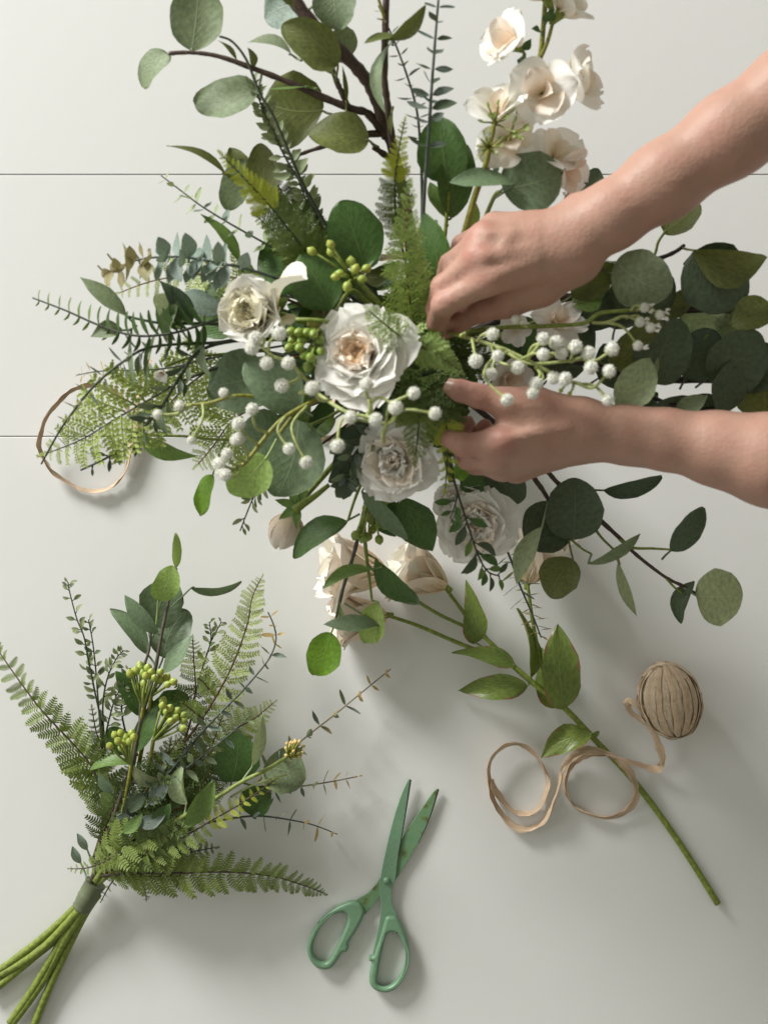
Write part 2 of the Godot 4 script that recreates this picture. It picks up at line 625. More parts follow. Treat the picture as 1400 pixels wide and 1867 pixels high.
func leaf_mat(called: String, c: Color, vein: Color, rough: float, through: float, edge := Color(0, 0, 0, 0), amount := 0.75, spec := 0.5):
	var im := Image.create(LW, LH, false, Image.FORMAT_RGB8)
	for j in LH:
		for i in LW:
			var at := j * LW + i
			var k := 1.0 + amount * blotch_cache[at]
			var q := Color(c.r * k, c.g * k, c.b * k * (1.0 - 0.1 * blotch_cache[at])).lerp(vein, vein_cache[at] * 0.8)
			if edge.a > 0.0:
				var d := absf(float(i) / LW - 0.5) * 2.0
				var e := clampf((d - 0.80 - 0.22 * blotch_cache[at]) * 6.0, 0.0, 1.0) * clampf(0.55 + 1.6 * sin(j * 0.045 + (2.0 if i > LW / 2 else 0.0)), 0.0, 1.0)
				q = q.lerp(edge, e * edge.a)
			im.set_pixel(i, j, q.linear_to_srgb())
	var m := mat(called, Color.WHITE, rough)
	m.albedo_texture = ImageTexture.create_from_image(im)
	m.texture_repeat = false
	m.heightmap_enabled = true
	m.heightmap_texture = M["vein_height"]
	m.heightmap_scale = 0.06
	m.metallic_specular = spec
	m.backlight_enabled = true
	m.backlight = Color(through, through, through * 0.6).linear_to_srgb()

func petal_mat(called: String, base: Color, tip: Color, at: float):
	var im := Image.create(64, 128, false, Image.FORMAT_RGB8)
	var n := FastNoiseLite.new()
	n.seed = 21
	n.frequency = 0.02
	for j in 128:
		for i in 64:
			var v := j / 127.0 + 0.12 * n.get_noise_2d(i * 6.0, j * 2.0)
			var k := 1.0 + 0.05 * n.get_noise_2d(i * 22.0, j * 1.2)
			var q := base.lerp(tip, clampf(v / at, 0, 1))
			im.set_pixel(i, j, Color(q.r * k, q.g * k, q.b * k).linear_to_srgb())
	var m := mat(called, Color.WHITE, 0.75)
	m.albedo_texture = ImageTexture.create_from_image(im)
	m.texture_repeat = false
	m.metallic_specular = 0.25
	m.backlight_enabled = true
	m.backlight = Color(0.5, 0.49, 0.46).linear_to_srgb()
	m.heightmap_enabled = true
	m.heightmap_texture = M["petal_height"]
	m.heightmap_scale = 0.03

func materials():
	veins()
	var ph := Image.create(96, 96, false, Image.FORMAT_RGB8)
	var pn := FastNoiseLite.new()
	pn.frequency = 0.06
	for j in 96:
		for i in 96:
			var g := 0.5 + 0.45 * pn.get_noise_2d(i * 4.0, j * 0.7)
			ph.set_pixel(i, j, Color(g, g, g))
	M["petal_height"] = ImageTexture.create_from_image(ph)
	# leaves
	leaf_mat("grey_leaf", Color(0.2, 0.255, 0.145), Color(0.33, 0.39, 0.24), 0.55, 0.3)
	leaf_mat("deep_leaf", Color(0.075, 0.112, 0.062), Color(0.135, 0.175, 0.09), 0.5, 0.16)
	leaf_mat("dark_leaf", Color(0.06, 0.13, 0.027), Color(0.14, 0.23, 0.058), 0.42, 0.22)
	leaf_mat("teal_leaf", Color(0.145, 0.21, 0.118), Color(0.26, 0.34, 0.2), 0.45, 0.22)
	leaf_mat("olive_leaf", Color(0.13, 0.155, 0.04), Color(0.23, 0.25, 0.08), 0.5, 0.35)
	leaf_mat("mid_leaf", Color(0.15, 0.25, 0.06), Color(0.26, 0.36, 0.115), 0.45, 0.35)
	leaf_mat("lime_leaf", Color(0.32, 0.45, 0.12), Color(0.48, 0.57, 0.23), 0.5, 0.45)
	leaf_mat("bright_leaf", Color(0.17, 0.33, 0.025), Color(0.24, 0.4, 0.055), 0.42, 0.4)
	leaf_mat("pale_leaf", Color(0.37, 0.45, 0.26), Color(0.5, 0.57, 0.36), 0.55, 0.35)
	leaf_mat("blue_leaf", Color(0.25, 0.325, 0.28), Color(0.33, 0.4, 0.35), 0.6, 0.3)
	leaf_mat("slate_leaf", Color(0.15, 0.19, 0.16), Color(0.21, 0.25, 0.21), 0.6, 0.2)
	leaf_mat("sage_leaf", Color(0.3, 0.35, 0.19), Color(0.43, 0.47, 0.28), 0.6, 0.3)
	leaf_mat("gold_leaf", Color(0.6, 0.45, 0.22), Color(0.66, 0.52, 0.28), 0.6, 0.45)
	leaf_mat("tan_leaf", Color(0.33, 0.29, 0.15), Color(0.4, 0.34, 0.2), 0.6, 0.35)
	leaf_mat("rose_leaf", Color(0.17, 0.24, 0.05), Color(0.29, 0.37, 0.11), 0.32, 0.3, Color(0.33, 0.1, 0.1, 0.85))
	mat("fern_green", Color(0.185, 0.25, 0.05), 0.55, {"backlight_enabled": true, "backlight": Color(0.3, 0.3, 0.16).linear_to_srgb()})
	mat("fern_dark", Color(0.115, 0.17, 0.04), 0.55, {"backlight_enabled": true, "backlight": Color(0.25, 0.25, 0.12).linear_to_srgb()})
	mat("fern_yellow", Color(0.4, 0.45, 0.045), 0.55, {"backlight_enabled": true, "backlight": Color(0.4, 0.4, 0.16).linear_to_srgb()})
	mat("fern_light", Color(0.4, 0.53, 0.18), 0.6, {"backlight_enabled": true, "backlight": Color(0.4, 0.4, 0.24).linear_to_srgb()})
	mat("fern_lace", Color(0.38, 0.47, 0.12), 0.6, {"backlight_enabled": true, "backlight": Color(0.4, 0.4, 0.2).linear_to_srgb()})
	mat("fern_sage", Color(0.3, 0.36, 0.2), 0.6, {"backlight_enabled": true, "backlight": Color(0.4, 0.4, 0.24).linear_to_srgb()})
	var bark := noise_tex(0.02, 256, 4, false, 4.0, ramp2(Color(0.6, 0.6, 0.6), Color(1, 1, 1)))
	for k in [["bark", Color(0.105, 0.062, 0.045)], ["dark_bark", Color(0.05, 0.032, 0.026)], ["grey_bark", Color(0.15, 0.125, 0.09)], ["green_stem", Color(0.31, 0.4, 0.06)], ["dark_stem", Color(0.065, 0.085, 0.045)], ["slate_stem", Color(0.12, 0.15, 0.13)],
			["lime_stem", Color(0.38, 0.48, 0.1)], ["pale_stem", Color(0.6, 0.67, 0.25)], ["yellow_stem", Color(0.38, 0.38, 0.06)], ["tan_stem", Color(0.3, 0.25, 0.13)], ["red_stem", Color(0.2, 0.1, 0.035)]]:
		var m := mat(k[0], k[1], 0.5)
		m.albedo_texture = bark
		m.uv1_triplanar = true
		m.uv1_scale = Vector3(30, 30, 30)
		m.heightmap_enabled = true
		m.heightmap_texture = bark
		m.heightmap_scale = 0.06
	mat("berry", Color(0.33, 0.42, 0.08), 0.38, {"subsurf_scatter_enabled": true, "subsurf_scatter_strength": 0.25})
	mat("green_berry", Color(0.22, 0.33, 0.06), 0.35, {"subsurf_scatter_enabled": true, "subsurf_scatter_strength": 0.25})
	mat("gold_bud", Color(0.66, 0.5, 0.2), 0.55)
	mat("fluff", Color(0.93, 0.93, 0.87), 0.95, {"rim_enabled": true, "rim": 0.6, "backlight_enabled": true, "backlight": Color(0.25, 0.25, 0.22).linear_to_srgb()})
	petal_mat("petal_white", Color(0.92, 0.84, 0.7), Color(0.93, 0.92, 0.89), 0.5)
	petal_mat("petal_cream", Color(0.92, 0.81, 0.58), Color(0.94, 0.915, 0.83), 0.65)
	petal_mat("petal_yellow", Color(0.92, 0.79, 0.48), Color(0.93, 0.89, 0.73), 0.8)
	petal_mat("petal_peach", Color(0.86, 0.5, 0.26), Color(0.92, 0.76, 0.58), 0.8)
	petal_mat("petal_blush", Color(0.91, 0.73, 0.55), Color(0.93, 0.85, 0.77), 0.85)

# ---------------------------------------------------------------- table
# a flat shape from a closed outline (x, z), optional hole, with rounded or bevelled rims
func slab(outer: PackedVector2Array, hole: PackedVector2Array, y0: float, y1: float, r: float, steps := 4) -> Acc:
	var a := Acc.new()
	var caps := []
	for which in 2:
		var src := outer if which == 0 else hole
		if src.is_empty():
			continue
		var n := src.size()
		var area := 0.0
		for i in n:
			area += src[i].cross(src[(i + 1) % n])
		var inward := (1.0 if area > 0 else -1.0) * (1.0 if which == 0 else -1.0)
		var nr := PackedVector2Array()
		for i in n:
			var d := (src[(i + 1) % n] - src[(i - 1 + n) % n]).normalized()
			nr.append(Vector2(-d.y, d.x) * inward)
		var pts := PackedVector3Array()
		var tex := PackedVector2Array()
		var rows := 0
		for half in 2:
			for k in steps + 1:
				var g := PI * 0.5 * k / steps
				var off := r * (1.0 - sin(g)) if half == 0 else r * (1.0 - cos(g))
				var y := y0 + r * (1.0 - cos(g)) if half == 0 else y1 - r * (1.0 - sin(g))
				for i in n:
					var q := src[i] + nr[i] * off
					pts.append(Vector3(q.x, y, q.y))
					tex.append(q * 10.0)
				rows += 1
		var flip := (area > 0) == (which == 0)
		if not flip:
			var p2 := PackedVector3Array()
			for rr in rows:
				for i in n:
					p2.append(pts[rr * n + n - 1 - i])
			a.grid(p2, tex, rows, n, true)
		else:
			a.grid(pts, tex, rows, n, true)
		var rim := PackedVector2Array()
		for i in n:
			rim.append(src[i] + nr[i] * r)
		caps.append(rim)
	var all := PackedVector2Array()
	for c in caps:
		all.append_array(c)
	var tris := Geometry2D.triangulate_delaunay(all)
	for y in [y0, y1]:
		var o := a.v.size()
		for q in all:
			a.vert(Vector3(q.x, y, q.y), q * 10.0)
		for t in range(0, tris.size(), 3):
			var cc := (all[tris[t]] + all[tris[t + 1]] + all[tris[t + 2]]) / 3.0
			if not Geometry2D.is_point_in_polygon(cc, caps[0]) or (caps.size() > 1 and Geometry2D.is_point_in_polygon(cc, caps[1])):
				continue
			var cw := (all[tris[t + 1]] - all[tris[t]]).cross(all[tris[t + 2]] - all[tris[t]]) > 0
			if cw == (y == y1):
				a.tri(o + tris[t], o + tris[t + 1], o + tris[t + 2])
			else:
				a.tri(o + tris[t], o + tris[t + 2], o + tris[t + 1])
	return a

func ring_path(spots: Array, per := 5, scale := 1.0, off := Vector2.ZERO) -> PackedVector2Array:
	var out := PackedVector2Array()
	var n := spots.size()
	for i in n:
		var q := []
		for k in [-1, 0, 1, 2]:
			var s = spots[(i + k + n) % n]
			q.append(Vector2(s[0], s[1]) * scale + off)
		for k in per:
			var w: Vector2 = q[1].cubic_interpolate(q[2], q[0], q[3], float(k) / per)
			var v := P(w.x, w.y, 0.0)
			out.append(Vector2(v.x, v.z))
	return out

func table():
	var m := mat("white_lacquer", Color(0.79, 0.79, 0.785), 0.34)
	m.metallic_specular = 0.42
	m.heightmap_enabled = true
	m.heightmap_texture = noise_tex(0.01, 512, 3, false, 4.0, null, 12)
	m.heightmap_scale = 0.006
	m.uv1_triplanar = true
	m.uv1_scale = Vector3(7, 7, 7)
	mat("board_edge", Color(0.6, 0.59, 0.56), 0.7)
	var o := thing("tabletop", "white lacquered tabletop of three wide boards with thin dark joints", "table", Vector3.ZERO)
	o.set_meta("kind", "structure")
	o.remove_meta("category")
	var y1 := P(0, 318.5, 0).z
	var y2 := P(0, 796.0, 0).z
	var g := 0.0004
	for z in [[-0.9, y1 - g], [y1 + g, y2 - g * 0.8], [y2 + g * 0.8, 0.95]]:
		var out := PackedVector2Array([Vector2(-0.95, z[0]), Vector2(1.1, z[0]), Vector2(1.1, z[1]), Vector2(-0.95, z[1])])
		var a := Acc.new()
		var x0 := -0.95
		var x1 := 1.1
		var b := 0.0008
		# chamfered board
		var sec := [[z[0], -0.022], [z[0], -b], [z[0] + b * 0.3, -b * 0.3], [z[0] + b, 0.0], [z[1] - b, 0.0], [z[1] - b * 0.3, -b * 0.3], [z[1], -b], [z[1], -0.022]]
		for i in sec.size():
			var p: Array = sec[i]
			var q: Array = sec[(i + 1) % sec.size()]
			var k0 := a.vert(Vector3(x0, p[1], p[0])); var k1 := a.vert(Vector3(x1, p[1], p[0]))
			var k2 := a.vert(Vector3(x0, q[1], q[0])); var k3 := a.vert(Vector3(x1, q[1], q[0]))
			a.tri(k0, k2, k1); a.tri(k1, k2, k3)
		put(o, "board", a.mesh(), M["white_lacquer"])
	var u := Acc.new()
	var k := [u.vert(Vector3(-0.95, -0.004, -0.9)), u.vert(Vector3(1.1, -0.004, -0.9)), u.vert(Vector3(1.1, -0.004, 0.95)), u.vert(Vector3(-0.95, -0.004, 0.95))]
	u.tri(k[0], k[1], k[2]); u.tri(k[0], k[2], k[3])
	put(o, "joint_filler", u.mesh(), M["board_edge"])

func vase():
	mat("dark_ceramic", Color(0.03, 0.045, 0.035), 0.35)
	var at := P(757, 690, 0)
	var o := thing("vase", "dark glazed vase hidden under the large flower arrangement", "vase", at)
	var prof := [[0.0, 0.001], [0.033, 0.001], [0.036, 0.004], [0.042, 0.04], [0.043, 0.075], [0.034, 0.12], [0.027, 0.145], [0.028, 0.16], [0.026, 0.162], [0.024, 0.158], [0.024, 0.13], [0.036, 0.08], [0.034, 0.02], [0.0, 0.012]]
	var a := Acc.new()
	var pts := PackedVector3Array()
	var tex := PackedVector2Array()
	for q in prof:
		for k in 32:
			pts.append(at + Vector3(cos(TAU * k / 32) * q[0], q[1], sin(TAU * k / 32) * q[0]))
			tex.append(Vector2(k / 32.0, q[1]))
	a.grid(pts, tex, prof.size(), 32, true)
	put(o, "body", a.mesh(), M["dark_ceramic"])

# ---------------------------------------------------------------- scissors
func scissors():
	var speck := Gradient.new()
	speck.offsets = PackedFloat32Array([0.0, 0.93, 0.95, 1.0])
	speck.colors = PackedColorArray([Color(0.93, 0.93, 0.93), Color(1, 1, 1), Color(0.3, 0.24, 0.2), Color(0.12, 0.1, 0.09)])
	var mt := mat("green_paint", Color(0.185, 0.335, 0.205), 0.36)
	mt.albedo_texture = noise_tex(0.022, 512, 3, false, 4.0, speck, 8)
	mt.uv1_triplanar = true
	mt.uv1_scale = Vector3(14, 14, 14)
	mt.heightmap_enabled = true
	mt.heightmap_texture = noise_tex(0.02, 256, 3, false, 4.0, null, 4)
	mt.heightmap_scale = 0.012
	var worn := Gradient.new()
	worn.offsets = PackedFloat32Array([0.0, 0.5, 0.7, 0.86, 1.0])
	worn.colors = PackedColorArray([Color(0.9, 0.95, 0.9), Color(1, 1, 1), Color(0.97, 0.92, 0.8), Color(0.82, 0.7, 0.55), Color(0.62, 0.52, 0.4)])
	var wb := mat("worn_green_paint", Color(0.165, 0.3, 0.165), 0.42)
	wb.albedo_texture = noise_tex(0.013, 512, 5, false, 4.0, worn, 31)
	wb.uv1_triplanar = true
	wb.uv1_scale = Vector3(9, 9, 9)
	mat("bare_steel", Color(0.075, 0.075, 0.07), 0.45, {"metallic": 0.6})
	mat("chipped_paint", Color(0.02, 0.022, 0.02), 0.6)
	var s := 0.26087
	var off := Vector2(500, 1380)
	var o := thing("scissors", "open green painted scissors with chipped loop handles lying beside the tied bunch", "scissors", P(705, 1602, 0))
	var none := PackedVector2Array()
	var low := ring_path([[1139, 216], [1143, 236], [1112, 330], [1080, 425], [1040, 520], [1000, 600], [950, 690], [900, 770], [862, 830], [800, 905], [738, 962], [715, 1000], [680, 1040], [640, 1085], [600, 1100], [560, 1060], [552, 1010], [580, 985], [650, 945], [690, 905], [732, 850], [790, 740], [850, 640], [930, 500], [1020, 365], [1108, 242]], 4, s, off)
	put(o, "blade", slab(low, none, 0.0035, 0.0052, 0.0003, 2).mesh(), wb)
	var top := ring_path([[943, 144], [949, 168], [928, 300], [906, 440], [884, 570], [862, 700], [848, 830], [828, 890], [819, 960], [830, 1030], [858, 1100], [850, 1180], [790, 1200], [740, 1300], [694, 1372], [688, 1360], [716, 1240], [740, 1110], [745, 1010], [733, 920], [742, 830], [780, 640], [828, 440], [880, 275], [925, 170]], 4, s, off)
	put(o, "blade", slab(top, none, 0.0056, 0.0073, 0.0004, 2).mesh(), M["green_paint"])
	# the bare cutting edge
	for e in [[[950, 160], [929, 300], [907, 440], [886, 565], [868, 690]], [[1144, 226], [1113, 332], [1081, 427], [1041, 522], [1002, 601]]]:
		var pp := []
		for q in e:
			pp.append([q[0] * s + off.x, q[1] * s + off.y, 0.0065 if e[0][0] < 1000 else 0.0044])
		var a := Acc.new()
		tube(a, path(pp, 4), 0.0012, 0.0007, 5)
		put(o, "cutting_edge", a.mesh(), M["bare_steel"])
	var h1 := ring_path([[768, 1140], [782, 1103], [815, 1094], [852, 1104], [885, 1150], [922, 1235], [942, 1340], [936, 1440], [905, 1530], [850, 1598], [785, 1627], [715, 1614], [672, 1575], [664, 1520], [674, 1455], [680, 1414], [663, 1406], [665, 1376], [694, 1368], [712, 1320], [738, 1250]], 5, s, off)
	var k1 := ring_path([[800, 1212], [840, 1210], [876, 1240], [908, 1315], [915, 1390], [900, 1460], [862, 1535], [812, 1577], [768, 1588], [730, 1572], [721, 1540], [735, 1440], [757, 1330], [776, 1248]], 6, s, off)
	var h2 := ring_path([[500, 1006], [548, 993], [595, 1006], [622, 1040], [630, 1075], [612, 1130], [570, 1205], [520, 1286], [522, 1312], [508, 1345], [478, 1352], [440, 1410], [402, 1456], [352, 1470], [292, 1450], [248, 1392], [233, 1325], [245, 1262], [288, 1172], [350, 1100], [430, 1038]], 5, s, off)
	var k2 := ring_path([[468, 1072], [500, 1082], [514, 1110], [508, 1150], [478, 1222], [432, 1318], [396, 1385], [362, 1417], [322, 1414], [288, 1382], [273, 1332], [285, 1262], [330, 1172], [398, 1098]], 6, s, off)
	var ha := put(o, "handle", slab(h1, k1, 0.0002, 0.0112, 0.0032, 5).mesh(), M["green_paint"])
	var hb := put(o, "handle", slab(h2, k2, 0.0, 0.0105, 0.0032, 5).mesh(), M["green_paint"])
	# chips in the paint
	for c in [[460, 1058, 8, 0], [478, 1066, 9, 0], [490, 1071, 6, 0], [527, 1082, 4, 0], [530, 1102, 4, 0], [564, 1120, 6, 0], [313, 1138, 8, 0], [306, 1150, 7, 0], [322, 1133, 6, 0], [855, 1209, 8, 1], [830, 1212, 5, 1], [922, 1352, 5, 1], [905, 1507, 7, 1], [680, 1570, 6, 1], [750, 1238, 4, 1], [450, 1040, 5, 0]]:
		var a := Acc.new()
		var w := Vector2(c[0], c[1]) * s + off
		var p := P(w.x, w.y, 0.0)
		var r: float = c[2] * s / S * 0.5
		var y := 0.0113 if c[3] == 1 else 0.0106
		if c[0] in [922, 905, 680, 313, 306, 322, 450, 460]:
			y -= 0.0011
		var mid := a.vert(p + Vector3(0, y, 0))
		for k in 9:
			var g := TAU * k / 9
			a.vert(p + Vector3(cos(g) * r * rng.randf_range(0.6, 1.5), y - 0.0002, sin(g) * r * rng.randf_range(0.6, 1.4)))
		for k in 9:
			a.tri(mid, mid + 1 + k, mid + 1 + (k + 1) % 9)
		put(ha if c[3] == 1 else hb, "paint_chip", a.mesh(), M["chipped_paint"])
	# the rivet
	var w := Vector2(785, 851) * s + off
	var rp := P(w.x, w.y, 0)
	var a := Acc.new()
	var pts := PackedVector3Array()
	var tex := PackedVector2Array()
	for q in [[0.0, 0.0105], [0.0012, 0.0104], [0.0024, 0.0098], [0.0032, 0.0086], [0.0035, 0.0072]]:
		for k in 20:
			pts.append(rp + Vector3(cos(TAU * k / 20) * q[0], q[1], sin(TAU * k / 20) * q[0]))
			tex.append(Vector2(0, 0))
	var rev := PackedVector3Array(pts)
	a.grid(rev, tex, 5, 20, true)
	put(o, "rivet", a.mesh(), M["green_paint"])

# ---------------------------------------------------------------- raffia
func ribbon(p: PackedVector3Array, w: float, turns: Array, sd: float) -> ArrayMesh:
	var a := Acc.new()
	var pts := PackedVector3Array()
	var tex := PackedVector2Array()
	var n := p.size()
	var run := 0.0
	for i in n:
		var t := (p[mini(i + 1, n - 1)] - p[maxi(i - 1, 0)]).normalized()
		var f := float(i) / (n - 1)
		var side := t.cross(Vector3.UP).normalized()
		var g := f * (turns.size() - 1)
		var gi := mini(int(g), turns.size() - 2)
		var ang := deg_to_rad(lerpf(turns[gi], turns[gi + 1], g - gi))
		var across := (side * cos(ang) + t.cross(side) * sin(ang)).normalized()
		var nn := t.cross(across)
		if i > 0:
			run += p[i].distance_to(p[i - 1])
		var ww := w * (1.0 + 0.2 * sin(i * 0.53 + sd) + 0.13 * sin(i * 1.7 + sd))
		for k in 10:
			var s := [-1.0, -0.55, 0.0, 0.5, 1.0, 1.0, 0.5, 0.0, -0.55, -1.0]
			var e: float = s[k]
			var crease: float = 0.0009 * sin(e * 5.0 + sd + i * 0.23) + 0.0006 * sin(e * 3.0 + i * 0.7)
			pts.append(p[i] + across * e * ww * 0.5 + nn * (crease + (0.00016 if k < 5 else -0.00016)))
			tex.append(Vector2(e * 0.5, run * 30.0))
	a.grid(pts, tex, n, 10, true)
	return a.mesh()

func raffia_materials():
	var fib := Gradient.new()
	fib.offsets = PackedFloat32Array([0.0, 0.42, 0.6, 1.0])
	fib.colors = PackedColorArray([Color(0.88, 0.83, 0.78), Color(0.98, 0.97, 0.96), Color(1, 1, 1), Color(1, 1, 1)])
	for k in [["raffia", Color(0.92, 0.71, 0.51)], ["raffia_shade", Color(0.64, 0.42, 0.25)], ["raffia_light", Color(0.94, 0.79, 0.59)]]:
		var m := mat(k[0], k[1], 0.72, {"backlight_enabled": true, "backlight": Color(0.16, 0.13, 0.1).linear_to_srgb()})
		m.albedo_texture = noise_tex(0.03, 256, 4, false, 4.0, fib, 17)
		m.uv1_scale = Vector3(3.0, 0.12, 1)
		m.heightmap_enabled = true
		m.heightmap_texture = noise_tex(0.04, 256, 4, false, 4.0, null, 18)
		m.heightmap_scale = 0.05

func raffia_ball():
	raffia_materials()
	var c := P(1221, 1277, 0.028) 
	var o := thing("raffia_ball", "wound ball of beige paper raffia with its loose end curling over the table", "ball of raffia", Vector3(c.x, 0, c.z))
	var rx := U(50, 0.028)
	var rz := U(64, 0.028)
	var ry := 0.0265
	var bs := Basis(Vector3.UP, deg_to_rad(14))
	var core := Acc.new()
	var pts := PackedVector3Array()
	var tex := PackedVector2Array()
	for i in 17:
		for k in 24:
			var th := PI * i / 16.0
			var ph := TAU * k / 24.0
			pts.append(c + bs * Vector3(sin(th) * cos(ph) * rx * 0.95, sin(th) * sin(ph) * ry * 0.95, -cos(th) * rz * 0.95))
			tex.append(Vector2(ph, th))
	core.grid(pts, tex, 17, 24, true)
	put(o, "core", core.mesh(), M["raffia"])
	# bands from pole to pole, laid side by side over the upper half and under it
	for k in 42:
		var a := Acc.new()
		var q := PackedVector3Array()
		var t2 := PackedVector2Array()
		var ph0 := TAU * k / 42.0 + rng.randf_range(-0.05, 0.05)
		var lift := 1.0 + 0.05 * (k % 3) * 0.5 + rng.randf() * 0.04
		var wid := 0.082 + rng.randf() * 0.03
		for i in 27:
			var th := PI * (0.06 + 0.88 * i / 26.0)
			var tw := (0.55 + 0.18 * sin(k * 2.1)) * (i / 26.0 - 0.5)
			for s in 5:
				var e := s * 0.5 - 1.0
				var ph := ph0 + tw + e * wid / maxf(0.55, sin(th)) + 0.02 * sin(i * 0.8 + k * 2.0)
				var rr := lift - 0.012 * e * e + 0.012 * sin(e * 7.0 + k) + 0.007 * sin(i * 1.3 + k * 3.0 + e)
				q.append(c + bs * Vector3(sin(th) * cos(ph) * rx * rr, sin(th) * sin(ph) * ry * rr, -cos(th) * rz * rr))
				t2.append(Vector2(e * 0.5 + k * 0.37, i * 0.5))
		a.grid(q, t2, 27, 5)
		put(o, "band", a.mesh(), M[["raffia_light", "raffia_light", "raffia"][k % 3]])
	# slits where a band has split
	for k in 40:
		var th := PI * rng.randf_range(0.25, 0.76)
		var ph := PI * rng.randf_range(0.25, 0.78)
		var p0 := c + bs * Vector3(sin(th) * cos(ph) * rx, sin(th) * sin(ph) * ry, -cos(th) * rz) * 1.0
		var nn := (bs * Vector3(sin(th) * cos(ph) / rx, sin(th) * sin(ph) / ry, -cos(th) / rz)).normalized()
		p0 = c + (p0 - c) * 1.075
		var along_z := (bs * Vector3(0.25, 0, 1)).normalized()
		along_z = (along_z - nn * along_z.dot(nn)).normalized()
		var sd := nn.cross(along_z)
		var a := Acc.new()
		var l := rng.randf_range(0.001, 0.003)
		var v0 := a.vert(p0 - along_z * l); var v1 := a.vert(p0 + sd * 0.0005 + nn * 0.0003); var v2 := a.vert(p0 + along_z * l); var v3 := a.vert(p0 - sd * 0.0005 + nn * 0.0003)
		a.tri(v0, v1, v2); a.tri(v0, v2, v3)
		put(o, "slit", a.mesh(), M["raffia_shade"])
	# strands wound round the rim
	for k in 7:
		var q := []
		var tilt := rng.randf_range(-0.2, 0.2)
		var hh := rng.randf_range(-0.012, 0.006)
		for i in 29:
			var g := TAU * i / 28.0
			q.append(c + bs * Vector3(cos(g) * rx * (1.07 + 0.02 * k * 0.3), hh + tilt * 0.012 * sin(g + k) + 0.0022 * sin(g * 3.0 + k), sin(g) * rz * (1.04 + 0.012 * (k % 3))))
		put(o, "band", ribbon(smooth_path(q, 3), 0.0042, [70, 50, 95, 60, 110, 70], k * 1.3), M["raffia_light" if k % 2 else "raffia"])
	# the loose end
	var s := 0.442857
	var spots := []
	for q in [[905, 690, .034], [870, 652, .036], [836, 630, .032], [820, 640, .026], [834, 672, .02], [868, 702, .018], [912, 738, .02], [940, 790, .019], [962, 850, .014], [960, 890, .010], [938, 908, .007], [885, 896, .006], [810, 872, .012], [740, 853, .017], [665, 848, .013], [610, 870, .008], [575, 915, .006], [562, 985, .005], [588, 1042, .004], [640, 1085, .004], [720, 1107, .004], [800, 1092, .005], [848, 1040, .008], [856, 985, .012], [825, 915, .017], [770, 862, .018], [700, 836, .016], [640, 833, .013], [585, 860, .012], [553, 905, .012], [540, 970, .011], [510, 1060, .009], [470, 1128, .006], [405, 1157, .005], [340, 1132, .004], [285, 1066, .005], [256, 985, .008], [250, 910, .012], [276, 842, .013], [335, 808, .012], [395, 812, .01], [448, 858, .008], [484, 925, .006], [493, 980, .005], [470, 1045, .005], [425, 1088, .0045], [370, 1088, .005], [315, 1050, .007], [272, 985, .010], [262, 955, .012]]:
		spots.append([q[0] * s + 780, q[1] * s + 1000, q[2]])
	put(o, "loose_end", ribbon(path(spots, 5), 0.0072, [35, 10, 40, 80, 30, 15, 60, 75, 30, 70, 85, 60, 30, 15, 40, 20, 65, 80, 70, 25, 60, 75, 35, 70, 85, 60, 40, 75], 0.4), M["raffia"])

func raffia_loop():
	var o := thing("raffia_strand", "loose peach raffia strand looped on the table over the board joint", "raffia", P(158, 797, 0))
	var spots := []
	for q in [[690, 640, .05], [655, 722, .035], [637, 790, .024], [622, 870, .016], [616, 960, .011], [596, 1070, .009], [562, 1165, .007], [505, 1220, .006], [430, 1240, .006], [330, 1210, .006], [240, 1150, .008], [190, 1070, .014], [181, 1000, .019], [212, 910, .024], [280, 820, .027], [350, 770, .025], [420, 755, .02], [500, 775, .013], [560, 825, .008], [600, 900, .006], [610, 985, .006], [575, 1050, .007], [522, 1100, .01]]:
		spots.append([q[0] * 0.4, q[1] * 0.4 + 400, q[2]])
	put(o, "strand", ribbon(path(spots, 6), 0.0058, [40, 70, 20, 60, 75, 50, 65, 80, 35, 60, 20, 55, 75], 2.0), M["raffia"])
	var o2 := thing("raffia_strand", "peach raffia tail under the white ranunculus near the vase", "raffia", P(590, 775, 0))
	put(o2, "strand", ribbon(path([[640, 690, .05], [600, 745, .02], [575, 785, .006], [600, 800, .004], [640, 770, .006], [650, 700, .02]], 6), 0.007, [20, 50, 10, 60, 30], 1.0), M["raffia"])
	var o3 := thing("raffia_strand", "short raffia end showing behind the tall light green fern", "raffia", P(695, 470, 0))
	put(o3, "strand", ribbon(path([[640, 500, .03], [675, 475, .02], [705, 468, .018], [740, 470, .02]], 6), 0.006, [20, 50, 30], 3.0), M["raffia_light"])

